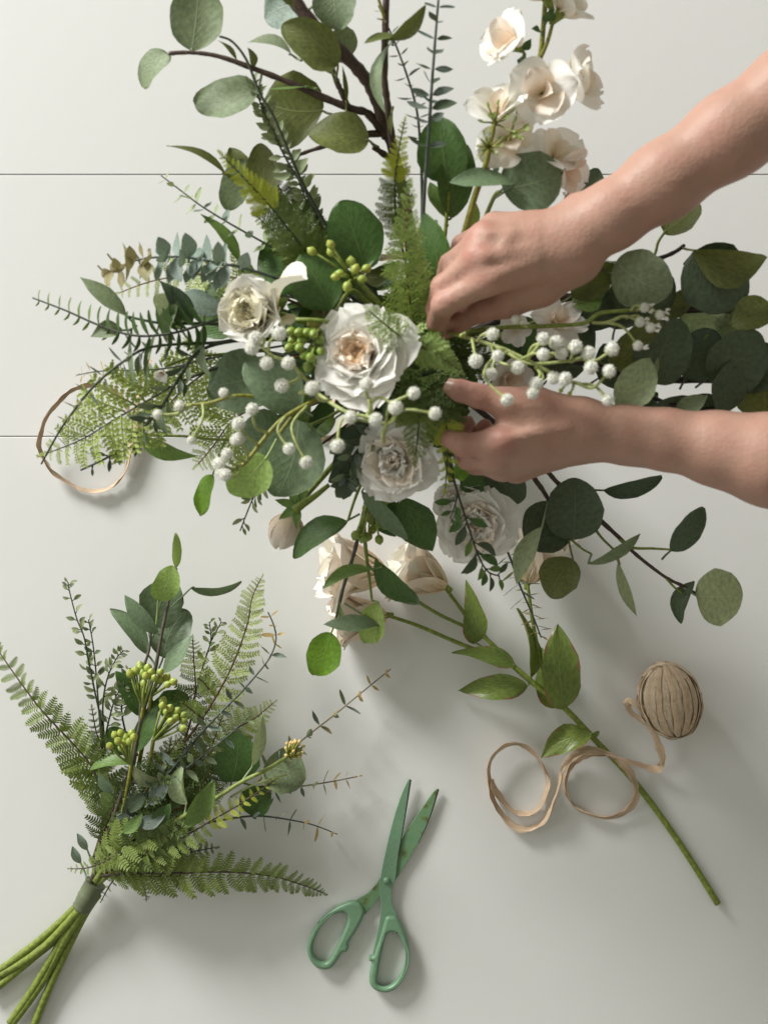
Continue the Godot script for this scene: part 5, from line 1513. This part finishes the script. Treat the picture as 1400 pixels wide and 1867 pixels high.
func pea(o: Node3D, x: float, y: float, h: float, axis: Vector3, px: float, back := "petal_cream"):
	var at := P(x, y, h)
	var ax := axis.normalized()
	var r := U(px, h)
	flower_head(o, at, ax, r, [[3, 30, 78, 1.4, 1.5, -0.05, 0.07, "petal_white"], [2, 18, 62, 1.25, 1.15, 0.25, 0.06, back], [1, 4, 34, 1.0, 0.8, 0.5, 0.04, "petal_blush"]])
	var a := Acc.new()
	tube(a, smooth_path([at - ax * r * 0.5, at - ax * r * 0.15, at + ax * r * 0.12], 3), 0.0016, 0.0056, 8)
	put(o, "calyx", a.mesh(), M["green_stem"])

func sweet_peas():
	var o := thing("sweet_pea_spike", "spike of cream sweet pea blossoms rising to the top edge above the upper hand", "sweet pea", P(780, 640, .16))
	stem(o, "stem", path([MY, [820, 520, .235], [850, 410, .25], [880, 320, .26], [930, 240, .266], [965, 150, .268], [983, 107, .27], [990, 50, .272], [996, -30, .272]], 6), 0.0028, 0.002, "yellow_stem", 0.06)
	stem(o, "twig", path([[984, 107, .27], [998, 75, .275], [1010, 30, .276]], 4), 0.0018, 0.0014, "yellow_stem")
	stem(o, "twig", path([[960, 160, .268], [958, 130, .275], [955, 95, .28]], 4), 0.0016, 0.0014, "yellow_stem")
	pea(o, 936, 84, .285, Vector3(-0.75, 0.65, -0.15), 52, "petal_blush")
	pea(o, 996, -4, .285, Vector3(-0.5, 0.45, -0.8), 56)
	pea(o, 1020, 26, .28, Vector3(0.6, 0.3, -0.6), 50)
	pea(o, 990, 170, .285, Vector3(-0.15, 1, 0.1), 58, "petal_blush")
	pea(o, 1032, 156, .275, Vector3(0.85, 0.4, -0.2), 58)
	pea(o, 912, 216, .28, Vector3(-0.3, 0.7, -0.75), 56)
	pea(o, 926, 256, .275, Vector3(0.1, 0.9, 0.3), 54)
	pea(o, 1006, 290, .265, Vector3(0.35, 0.8, -0.35), 48)
	pea(o, 1024, 306, .262, Vector3(0.7, 0.5, 0.5), 44, "petal_blush")
	for q in [[952, 92, 968, 70, 16], [996, 40, 1002, 12, 26], [988, 60, 968, 52, 14], [955, 100, 950, 124, 18], [904, 306, 902, 322, 14]]:
		lf(o, "dark_leaf", q[0], q[1], .28, q[2], q[3], .288, q[4], 30, 0.4, "egg")
	var s := thing("bud_spray", "yellow green spray of tiny pointed buds in front of the sweet peas", "bud spray", P(790, 620, .17))
	stem(s, "stem", path([MY, [830, 480, .25], [868, 350, .275], [884, 304, .29], [892, 270, .296]], 6), 0.0024, 0.0022, "yellow_stem")
	for c in [[905, 215, 24, 15], [940, 240, 18, 11], [890, 268, 22, 14]]:
		for k in int(c[3]):
			var gx: float = c[0] + rng.randf_range(-1, 1) * c[2]
			var gy: float = c[1] + rng.randf_range(-1, 1) * c[2]
			var a := P(892, 268, .296).lerp(P(c[0], c[1], .302), 0.75)
			var b := P(gx, gy, .305 + rng.randf() * 0.01)
			stem(s, "stalk", smooth_path([P(892, 272, .296), a, b], 3), 0.0009, 0.0007, "yellow_stem", 0.0, 5)
			put(s, "bud", small_leaf("strap", 0.36, 0.2, k % 3), M["lime_leaf" if k % 3 else "pale_leaf"], Transform3D(frame((b - a) + Vector3(0, 0.004, 0), Vector3(rng.randf_range(-1, 1), 1, 0), 0).scaled_local(Vector3.ONE * U(17, .3)), b))

func bells():
	var o := thing("bell_flower_spray", "pale stalk of fluffy white bells between the two hands", "bell flowers", P(780, 640, .18))
	stem(o, "stem", path([MY, [810, 608, .25], [841, 613, .28], [914, 635, .3], [976, 665, .306], [1023, 690, .308], [1058, 700, .306]], 6), 0.0017, 0.0014, "pale_stem", 0.1)
	stem(o, "twig", path([[914, 635, .3], [960, 662, .31], [1020, 660, .316], [1060, 654, .318]], 5), 0.0014, 0.0012, "pale_stem", 0.1)
	for q in [[870, 622, 898, 609], [860, 618, 867, 658], [905, 634, 907, 649], [895, 632, 895, 682], [914, 636, 943, 670], [900, 650, 924, 729], [976, 668, 971, 717], [950, 655, 990, 618], [960, 660, 1013, 625], [990, 660, 1049, 632], [985, 661, 1023, 644], [960, 662, 990, 646], [1040, 657, 1072, 644], [1060, 654, 1115, 637], [1050, 698, 1110, 677], [1020, 688, 1030, 691], [1040, 660, 1077, 670], [1056, 700, 1108, 729], [1000, 680, 1009, 689], [976, 670, 977, 700]]:
		bell(o, q[0], q[1], .306, q[2], q[3], .318 + rng.randf() * 0.016, 12.5)
	for q in [[1030, 700, 1022, 712], [1045, 702, 1038, 718], [848, 608, 841, 612]]:
		berry(o, [q[0], q[1], .306], q[2], q[3], .304, 4.5, "bud", "berry", "pale_stem")
	o = thing("bell_flower_spray", "spray of small half open white bells over the dark leaves", "bell flowers", P(800, 620, .18))
	stem(o, "stem", path([MY, [880, 600, .25], [980, 595, .26], [1060, 590, .275], [1090, 572, .28], [1125, 567, .282], [1160, 565, .282]], 6), 0.002, 0.0014, "lime_stem", 0.1)
	stem(o, "twig", path([[1080, 588, .277], [1105, 588, .286], [1130, 578, .29]], 4), 0.0014, 0.0012, "pale_stem", 0.1)
	for q in [[1130, 578, 1166, 587], [1140, 580, 1185, 597], [1106, 588, 1162, 630], [1150, 566, 1174, 561], [1160, 566, 1202, 574], [960, 596, 940, 583]]:
		bell(o, q[0], q[1], .286, q[2], q[3], .292, 9.5)
		for k in 5:
			var b := P(q[2] + 6 + rng.randf() * 6.0, q[3] + rng.randf_range(-9, 9), .294)
			put(o, "petal", small_leaf("egg", 0.5, 0.3, k % 3), M["petal_white"], Transform3D(frame(Vector3(1, rng.randf_range(-0.5, 0.5), rng.randf_range(-0.8, 0.8)), Vector3.UP, 0).scaled_local(Vector3.ONE * U(10, .3)), b))
	o = thing("bell_flower_spray", "pale stalk of fluffy bells lying across the lower edge of the peach hearted peony", "bell flowers", P(760, 640, .18))
	stem(o, "stem", path([MX, [560, 712, .3], [579, 718, .318], [627, 749, .335], [668, 760, .34], [690, 770, .342], [706, 774, .342]], 6), 0.0015, 0.0013, "pale_stem", 0.1)
	stem(o, "twig", path([[680, 768, .342], [676, 745, .35], [673, 728, .352]], 4), 0.0018, 0.0014, "pale_stem", 0.1)
	stem(o, "twig", path([[706, 774, .342], [698, 792, .34], [700, 806, .335]], 4), 0.0018, 0.0016, "pale_stem", 0.1)
	for q in [[673, 728, 668, 701], [674, 735, 721, 742], [690, 770, 639, 761], [676, 745, 685, 765], [706, 774, 721, 744], [704, 770, 754, 717], [706, 774, 793, 754], [640, 752, 615, 813], [600, 730, 570, 708]]:
		bell(o, q[0], q[1], .342, q[2], q[3], .35 + rng.randf() * 0.012, 13)
	o = thing("bell_flower_spray", "loose spray of fluffy bells around the green berries by the ranunculus", "bell flowers", P(740, 640, .18))
	stem(o, "stem", path([MX, [640, 690, .27], [575, 700, .3], [548, 682, .31], [530, 660, .312], [500, 650, .31], [478, 632, .305]], 6), 0.0014, 0.0012, "pale_stem", 0.1)
	for q in [[478, 632, 466, 617], [478, 632, 460, 634], [500, 650, 486, 662], [520, 655, 526, 662], [550, 684, 514, 703], [490, 640, 509, 608]]:
		bell(o, q[0], q[1], .308, q[2], q[3], .318 + rng.randf() * 0.01, 13)
	o = thing("bell_flower_spray", "yellow green stalk of fluffy bells hanging low over the lime leaf", "bell flowers", P(740, 660, .18))
	stem(o, "stem", path([MX, [600, 720, .26], [527, 756, .28], [490, 790, .285], [449, 842, .285], [432, 852, .284]], 6), 0.002, 0.0015, "yellow_stem", 0.1)
	for q in [[449, 842, 431, 802], [440, 848, 414, 828], [432, 852, 411, 866], [440, 850, 400, 846], [490, 790, 460, 746], [470, 810, 435, 773], [452, 840, 436, 800], [430, 852, 404, 860], [520, 760, 527, 818], [560, 740, 558, 843]]:
		bell(o, q[0], q[1], .285, q[2], q[3], .296 + rng.randf() * 0.01, 12.5)
	o = thing("bell_flower_spray", "thin yellow stalk with three small bells pointing at the raffia loop", "bell flowers", P(740, 650, .18))
	stem(o, "stem", path([MY, [600, 690, .25], [490, 722, .27], [459, 722, .276], [425, 722, .28], [380, 735, .28], [340, 738, .278]], 6), 0.002, 0.0012, "yellow_stem", 0.1)
	for q in [[350, 738, 328, 740], [345, 738, 288, 756], [370, 736, 350, 802], [430, 722, 408, 716]]:
		bell(o, q[0], q[1], .28, q[2], q[3], .285, 9.5)
	o = thing("cup_blossom", "single white cup blossom with a red heart among the lacy fern", "blossom", P(400, 640, .2))
	stem(o, "stem", path([[480, 640, .2], [360, 650, .23], [312, 664, .244], [302, 668, .25]], 4), 0.0012, 0.001, "green_stem")
	flower_head(o, P(298, 676, .252), Vector3(-0.1, 0.6, 0.6), U(20, .25), [[6, 20, 60, 1.1, 1.0, 0.3, 0.04, "petal_white"], [4, 5, 20, 0.6, 0.4, 0.3, 0.04, "petal_peach"]])

func berries():
	var o := thing("berry_spray", "cluster of shiny green berries between the ranunculus and the peony", "berry spray", P(740, 640, .17))
	stem(o, "stem", path([MY, [660, 620, .26], [600, 600, .285], [560, 590, .29]], 5), 0.0024, 0.002, "yellow_stem")
	stem(o, "twig", path([[640, 600, .27], [590, 585, .3], [540, 582, .3]], 4), 0.0018, 0.0014, "lime_stem")
	for b in [[531, 604], [534, 620], [527, 634], [551, 620], [572, 609], [555, 647], [583, 621], [570, 637], [562, 668], [546, 634], [566, 652], [585, 640], [560, 606], [545, 606], [578, 656]]:
		berry(o, [590, 600, .28], b[0], b[1], .296 + rng.randf() * 0.014, 9.3, "berry", "green_berry")
	o = thing("berry_spray", "upright spray of pale green berries behind the dark leaf", "berry spray", P(760, 620, .17))
	stem(o, "stem", path([MY, [700, 560, .26], [660, 520, .275], [640, 505, .28]], 5), 0.002, 0.0018, "lime_stem")
	for b in [[603, 446], [604, 460], [648, 491], [668, 490], [620, 499], [633, 522], [660, 508], [569, 458], [640, 478], [612, 505]]:
		berry(o, [642, 508, .28], b[0], b[1], .286 + rng.randf() * 0.01, 9.0)
	o = thing("berry_spray", "olive green berries hanging under the blush peony", "berry spray", P(740, 700, .16))
	stem(o, "stem", path([MX, [720, 780, .2], [690, 870, .2], [676, 910, .195]], 5), 0.002, 0.0018, "yellow_stem")
	for k in 15:
		berry(o, [678, 900, .196], 676 + rng.randf_range(-30, 26), 940 + rng.randf_range(-36, 44), .17 + rng.randf() * 0.015, 8.5, "berry", "green_berry")

func undergrowth():
	# short leafy stems that fill the vase mouth under the flowers
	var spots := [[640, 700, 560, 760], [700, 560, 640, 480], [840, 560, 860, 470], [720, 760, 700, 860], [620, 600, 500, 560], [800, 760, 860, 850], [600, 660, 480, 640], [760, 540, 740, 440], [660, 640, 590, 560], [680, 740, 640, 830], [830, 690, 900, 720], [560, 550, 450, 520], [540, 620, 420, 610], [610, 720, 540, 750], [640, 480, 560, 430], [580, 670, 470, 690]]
	var said := ["under the bells left of the peony", "behind the large dark leaf", "under the wrist of the upper hand", "under the blush peony", "under the ranunculus", "under the thumb of the lower hand", "among the broad blue green leaves", "behind the light green fern", "under the peach hearted peony", "beside the olive berries", "under the bells between the hands", "under the blue discs", "between the ranunculus and the lacy fern", "under the loose bells above the lime leaf", "under the dark fern by the pale sprig", "behind the broad blue green leaves"]
	for i in spots.size():
		var s: Array = spots[i]
		var mid := Vector2(768, 650).lerp(Vector2(s[0], s[1]), 0.5)
		var sp := [MX, [mid.x, mid.y, .185], [s[0], s[1], .195], [s[2], s[3], .18]]
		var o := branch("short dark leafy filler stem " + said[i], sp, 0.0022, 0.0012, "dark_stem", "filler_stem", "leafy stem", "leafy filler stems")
		var p := path(sp, 6)
		for k in 9:
			var t := 0.3 + 0.68 * k / 8.0
			var b := along(p, t)
			var g := rng.randf() * TAU
			var l := rng.randf_range(0.022, 0.036)
			var out := (Vector3(cos(g), rng.randf_range(-0.1, 0.4), sin(g)) + dir_at(p, t) * 0.7).normalized()
			var a := Acc.new()
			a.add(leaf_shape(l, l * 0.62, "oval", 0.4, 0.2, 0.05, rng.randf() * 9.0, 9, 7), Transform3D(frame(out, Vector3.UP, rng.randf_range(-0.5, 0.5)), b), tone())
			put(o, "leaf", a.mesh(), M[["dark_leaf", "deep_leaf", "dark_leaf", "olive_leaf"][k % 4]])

# ---------------------------------------------------------------- the person's arms
# a bone: [a, b, radius at a, radius at b, chain, redness]; chain 0 is forearm and palm, 1 to 5 the fingers
func bone(list: Array, a: Array, b: Array, ra: float, rb: float, chain: int, red := 0.0):
	list.append([P(a[0], a[1], a[2]), P(b[0], b[1], b[2]), U(ra, a[2]), U(rb, b[2]), chain, red])

var bA := PackedVector3Array()
var bD := PackedVector3Array()
var bL := PackedFloat32Array()
var bR0 := PackedFloat32Array()
var bR1 := PackedFloat32Array()
var bC := PackedInt32Array()

func cap_d(i: int, p: Vector3) -> float:
	var q := p - bA[i]
	var t := clampf(q.dot(bD[i]) * bL[i], 0.0, 1.0)
	return (q - bD[i] * t).length() - lerpf(bR0[i], bR1[i], t)

func smin(a: float, b: float, k: float) -> float:
	var h := maxf(k - absf(a - b), 0.0) / k
	return minf(a, b) - h * h * k * 0.25

func field(p: Vector3, near: PackedInt32Array) -> float:
	var palm := 1.0
	var f := [1.0, 1.0, 1.0, 1.0, 1.0, 1.0, 1.0]
	for i in near:
		var d := cap_d(i, p)
		var c := bC[i]
		if c == 0:
			palm = smin(palm, d, 0.014)
		else:
			f[c] = smin(f[c], d, 0.004)
	var out := palm
	if f[6] < 0.9:
		palm = smin(palm, f[6], 0.006)
		out = palm
	for c in range(1, 6):
		if f[c] < 0.9:
			out = smin(out, smin(f[c], palm, 0.010), 0.0016)
	return out

# surface nets over the cells near the bones
func skin_mesh(bones: Array, cell: float) -> ArrayMesh:
	bA.clear(); bD.clear(); bL.clear(); bR0.clear(); bR1.clear(); bC.clear()
	var lo := Vector3.ONE * 9.0
	var hi := -Vector3.ONE * 9.0
	for b in bones:
		bA.append(b[0]); bD.append(b[1] - b[0])
		bL.append(1.0 / maxf(1e-9, (b[1] - b[0]).length_squared()))
		bR0.append(b[2]); bR1.append(b[3]); bC.append(b[4])
		var m := Vector3.ONE * (maxf(b[2], b[3]) + cell * 3.0)
		lo = lo.min(b[0].min(b[1]) - m)
		hi = hi.max(b[0].max(b[1]) + m)
	const B := 6
	var nb := Vector3i(((hi - lo) / (cell * B)).ceil())
	var n := nb * B + Vector3i.ONE
	var g := PackedFloat32Array()
	g.resize(n.x * n.y * n.z)
	g.fill(9.0)
	var act := []
	var sx := 1
	var sy := n.x
	var sz := n.x * n.y
	var half := cell * B * 0.87
	for bz in nb.z:
		for by in nb.y:
			for bx in nb.x:
				var c := lo + (Vector3(bx, by, bz) + Vector3.ONE * 0.5) * cell * B
				var near := PackedInt32Array()
				var deep := false
				for i in bA.size():
					var d := cap_d(i, c)
					if d < half + 0.016:
						near.append(i)
					if d < -half:
						deep = true
				if near.is_empty():
					continue
				if not deep:
					act.append(Vector3i(bx, by, bz) * B)
				for k in B + 1:
					for j in B + 1:
						var at := (bx * B) + (by * B + j) * sy + (bz * B + k) * sz
						for i in B + 1:
							if g[at + i] > 8.0:
								g[at + i] = -1.0 if deep else field(lo + Vector3(bx * B + i, by * B + j, bz * B + k) * cell, near)
	var vid := PackedInt32Array()
	vid.resize(g.size())
	vid.fill(-1)
	var a := Acc.new()
	var corner := [0, sx, sy, sx + sy, sz, sx + sz, sy + sz, sx + sy + sz]
	var cpos := [Vector3(0, 0, 0), Vector3(1, 0, 0), Vector3(0, 1, 0), Vector3(1, 1, 0), Vector3(0, 0, 1), Vector3(1, 0, 1), Vector3(0, 1, 1), Vector3(1, 1, 1)]
	var edges := [[0, 1], [2, 3], [4, 5], [6, 7], [0, 2], [1, 3], [4, 6], [5, 7], [0, 4], [1, 5], [2, 6], [3, 7]]
	var ns := FastNoiseLite.new()
	ns.frequency = 28.0
	ns.fractal_octaves = 3
	for o in act:
		for k in B:
			for j in B:
				for i in B:
					var at: int = (o.x + i) + (o.y + j) * sy + (o.z + k) * sz
					var s0 := g[at] < 0.0
					var mixed := false
					for q in range(1, 8):
						if (g[at + corner[q]] < 0.0) != s0:
							mixed = true
							break
					if not mixed:
						continue
					var sum := Vector3.ZERO
					var cnt := 0
					for e in edges:
						var d0 := g[at + corner[e[0]]]
						var d1 := g[at + corner[e[1]]]
						if (d0 < 0.0) != (d1 < 0.0):
							sum += cpos[e[0]].lerp(cpos[e[1]], d0 / (d0 - d1))
							cnt += 1
					var p: Vector3 = lo + (Vector3(o.x + i, o.y + j, o.z + k) + sum / cnt) * cell
					# skin tone: redder over knuckles and finger tips
					var red := 0.0
					for m in bones.size():
						if bones[m][5] > 0.0:
							var d := cap_d(m, p)
							red = maxf(red, bones[m][5] * clampf(1.0 - d / 0.007, 0.0, 1.0))
					var t := ns.get_noise_3dv(p)
					red += 0.5 * t
					var lum := 1.0 + 0.12 * ns.get_noise_3dv(p * 2.3 + Vector3(5, 3, 1))
					vid[at] = a.vert(p, Vector2.ZERO, Color(lum * (1.0 + 0.04 * red), lum * (1.0 - 0.2 * red), lum * (1.0 - 0.16 * red)))
	for o in act:
		for k in B:
			for j in B:
				for i in B:
					var at: int = (o.x + i) + (o.y + j) * sy + (o.z + k) * sz
					if vid[at] < 0:
						continue
					var inside := g[at] < 0.0
					for ax in 3:
						var st: int = [sx, sy, sz][ax]
						if (g[at + st] < 0.0) == inside:
							continue
						var u: int = [sy, sz, sx][ax]
						var w: int = [sz, sx, sy][ax]
						var q0 := vid[at]
						var q1 := vid[at - u]
						var q2 := vid[at - u - w]
						var q3 := vid[at - w]
						if q1 < 0 or q2 < 0 or q3 < 0:
							continue
						if inside:
							a.tri(q0, q2, q1); a.tri(q0, q3, q2)
						else:
							a.tri(q0, q1, q2); a.tri(q0, q2, q3)
	return a.mesh()

func person():
	var pores := noise_tex(0.05, 512, 3, false, 4.0, null, 44, FastNoiseLite.TYPE_CELLULAR)
	var sk := mat("skin", Color(0.45, 0.262, 0.2), 0.5, {"subsurf_scatter_enabled": true, "subsurf_scatter_strength": 0.05})
	sk.heightmap_enabled = true
	sk.heightmap_texture = pores
	sk.heightmap_scale = 0.03
	sk.uv1_triplanar = true
	sk.uv1_scale = Vector3(11, 11, 11)
	sk.metallic_specular = 0.4
	mat("nail", Color(0.56, 0.36, 0.29), 0.3)
	var o := thing("person", "bare forearms and hands reaching in to arrange the flowers", "person", P(1500, 500, 0.3))
	# the arm above: the hand closes on stems with its fingers bent down
	var b := []
	bone(b, [1720, -30, .35], [1450, 165, .335], 90, 82, 0)
	bone(b, [1450, 165, .335], [1330, 246, .325], 82, 73, 0)
	bone(b, [1330, 246, .325], [1209, 330, .315], 73, 65, 0)
	bone(b, [1209, 330, .315], [1110, 396, .308], 66, 57, 0)
	bone(b, [1110, 396, .308], [1046, 440, .302], 57, 48, 0)
	bone(b, [1058, 384, .300], [1040, 390, .300], 22, 16, 0)
	bone(b, [1046, 412, .304], [905, 412, .292], 30, 22, 0)
	bone(b, [1046, 425, .306], [884, 432, .304], 34, 23, 0)
	bone(b, [1050, 450, .306], [878, 470, .310], 36, 25, 0)
	bone(b, [1050, 466, .304], [894, 508, .309], 36, 25, 0)
	bone(b, [1040, 478, .290], [930, 500, .285], 34, 34, 0)
	bone(b, [1056, 476, .292], [985, 522, .284], 32, 30, 0)
	bone(b, [985, 522, .284], [925, 552, .278], 30, 25, 0)
	# knuckles, tendons and a vein
	bone(b, [880, 470, .3145], [867, 468, .3135], 17, 15, 6, 0.7)
	bone(b, [896, 508, .3145], [885, 513, .3125], 17, 16, 6, 0.6)
	bone(b, [886, 428, .3085], [874, 433, .3075], 17, 15, 6, 0.6)
	bone(b, [1000, 462, .3185], [905, 502, .3215], 4, 6, 6)
	bone(b, [1005, 448, .3185], [885, 467, .3225], 4, 6, 6)
	bone(b, [1005, 432, .3175], [890, 429, .3165], 4, 6, 6)
	bone(b, [915, 470, .3205], [921, 444, .3205], 3.2, 3.2, 6)
	bone(b, [921, 444, .3205], [934, 424, .3195], 3.2, 2.4, 6)
	bone(b, [1046, 372, .306], [1040, 376, .305], 18, 16, 6, 0.2)
	# little finger, ring, middle, index, thumb
	bone(b, [900, 412, .290], [842, 446, .268], 21, 18, 1, 0.1)
	bone(b, [842, 446, .268], [824, 484, .246], 18, 16, 1, 0.3)
	bone(b, [824, 484, .246], [826, 512, .234], 16, 14, 1, 0.5)
	bone(b, [880, 432, .304], [820, 482, .286], 22, 19, 2, 0.1)
	bone(b, [820, 482, .286], [806, 520, .262], 19.5, 17, 2, 0.4)
	bone(b, [806, 520, .262], [812, 548, .246], 17, 15, 2, 0.5)
	bone(b, [874, 468, .309], [806, 522, .292], 24, 20, 3, 0.1)
	bone(b, [806, 522, .292], [794, 564, .266], 20.5, 18, 3, 0.4)
	bone(b, [794, 564, .266], [800, 590, .248], 18, 15, 3, 0.5)
	bone(b, [890, 510, .308], [808, 556, .296], 26, 22, 4, 0.1)
	bone(b, [808, 556, .296], [797, 588, .272], 22, 19, 4, 0.4)
	bone(b, [797, 588, .272], [806, 606, .254], 19, 16, 4, 0.5)
	bone(b, [930, 548, .278], [876, 566, .274], 25, 22, 5, 0.1)
	bone(b, [876, 566, .274], [838, 586, .264], 22, 19, 5, 0.4)
	bone(b, [838, 586, .264], [824, 600, .256], 19, 15, 5, 0.5)
	var up := put(o, "arm", skin_mesh(b, 0.0031), sk)
	nail(up, [838, 590, .264], [822, 602, .2565], Vector3(0.3, 0.8, 0.6), 17, 15.0)
	# the arm below: thumb side up, fingers curled round the stems
	var c := []
	bone(c, [1720, 925, .30], [1400, 838, .285], 96, 80, 0)
	bone(c, [1400, 838, .285], [1306, 818, .278], 80, 63, 0)
	bone(c, [1306, 818, .278], [1211, 800, .272], 63, 50, 0)
	bone(c, [1211, 800, .272], [1140, 790, .268], 50, 44, 0)
	bone(c, [1140, 790, .268], [1080, 784, .266], 44, 42, 0)
	bone(c, [1140, 796, .252], [1070, 792, .248], 42, 42, 0)
	bone(c, [1211, 806, .255], [1140, 796, .252], 46, 42, 0)
	# metacarpals, index uppermost
	bone(c, [1070, 776, .272], [912, 806, .276], 40, 27, 0)
	bone(c, [1070, 786, .262], [908, 832, .262], 38, 27, 0)
	bone(c, [1070, 796, .250], [918, 850, .244], 36, 25, 0)
	bone(c, [1066, 802, .240], [944, 856, .226], 32, 23, 0)
	bone(c, [1040, 786, .262], [960, 810, .258], 40, 36, 0)
	bone(c, [1050, 760, .272], [972, 740, .274], 32, 30, 0)
	bone(c, [972, 740, .274], [924, 736, .277], 29, 25, 0)
	bone(c, [1000, 770, .268], [945, 764, .268], 34, 22, 0)
	bone(c, [916, 803, .284], [906, 806, .282], 18, 17, 6, 0.7)
	bone(c, [906, 836, .270], [900, 840, .267], 17, 15, 6, 0.6)
	bone(c, [1040, 776, .2885], [925, 800, .2905], 4, 6, 6)
	bone(c, [1000, 744, .2865], [925, 736, .2875], 4, 5, 6)
	bone(c, [1040, 800, .277], [925, 830, .2785], 4, 5, 6)
	# thumb
	bone(c, [928, 736, .277], [872, 722, .280], 25, 22, 5, 0.15)
	bone(c, [872, 722, .280], [838, 712, .276], 22, 20, 5, 0.4)
	bone(c, [838, 712, .276], [822, 707, .272], 20, 15, 5, 0.5)
	# index, middle, ring, little
	bone(c, [908, 806, .276], [846, 812, .268], 25, 21, 1, 0.15)
	bone(c, [846, 812, .268], [812, 794, .252], 21, 18, 1, 0.4)
	bone(c, [812, 794, .252], [812, 770, .242], 18, 15, 1, 0.5)
	bone(c, [904, 834, .262], [852, 836, .244], 24, 20, 2, 0.15)
	bone(c, [852, 836, .244], [834, 796, .228], 20, 18, 2, 0.4)
	bone(c, [834, 796, .228], [852, 772, .226], 18, 15, 2, 0.6)
	bone(c, [914, 850, .244], [866, 846, .224], 22, 19, 3, 0.15)
	bone(c, [866, 846, .224], [864, 802, .212], 19, 17, 3, 0.4)
	bone(c, [864, 802, .212], [884, 776, .214], 17, 14, 3, 0.6)
	bone(c, [938, 856, .226], [896, 850, .208], 19, 17, 4, 0.15)
	bone(c, [896, 850, .208], [896, 812, .2], 17, 15, 4, 0.4)
	bone(c, [896, 812, .2], [912, 790, .204], 15, 13, 4, 0.6)
	var low := put(o, "arm", skin_mesh(c, 0.0031), sk)
	nail(low, [838, 710, .277], [822, 705, .274], Vector3(-0.1, 1, -0.35), 18, 16.0)

func nail(parent: Node3D, a: Array, b: Array, up: Vector3, r_px: float, w_px: float):
	var p := P(a[0], a[1], a[2])
	var q := P(b[0], b[1], b[2])
	var bs := frame(q - p, up, 0.0)
	var r := U(r_px, a[2])
	var w := U(w_px, a[2])
	var pts := PackedVector3Array()
	var tex := PackedVector2Array()
	for i in 8:
		for k in 9:
			var u := i / 7.0
			var s := (k - 4) / 4.0
			var hw := w * 0.85 * sqrt(clampf(1.0 - pow(u * 1.6 - 0.8, 4.0), 0.05, 1.0))
			var g := s * hw / r
			pts.append(p + bs * (Vector3(r * (u * 1.5 - 0.2), cos(g) * r * 0.97 - 0.0012 * u, sin(g) * r)))
			tex.append(Vector2.ZERO)
	var m := Acc.new()
	m.grid(pts, tex, 8, 9)
	put(parent, "fingernail", m.mesh(), M["nail"])
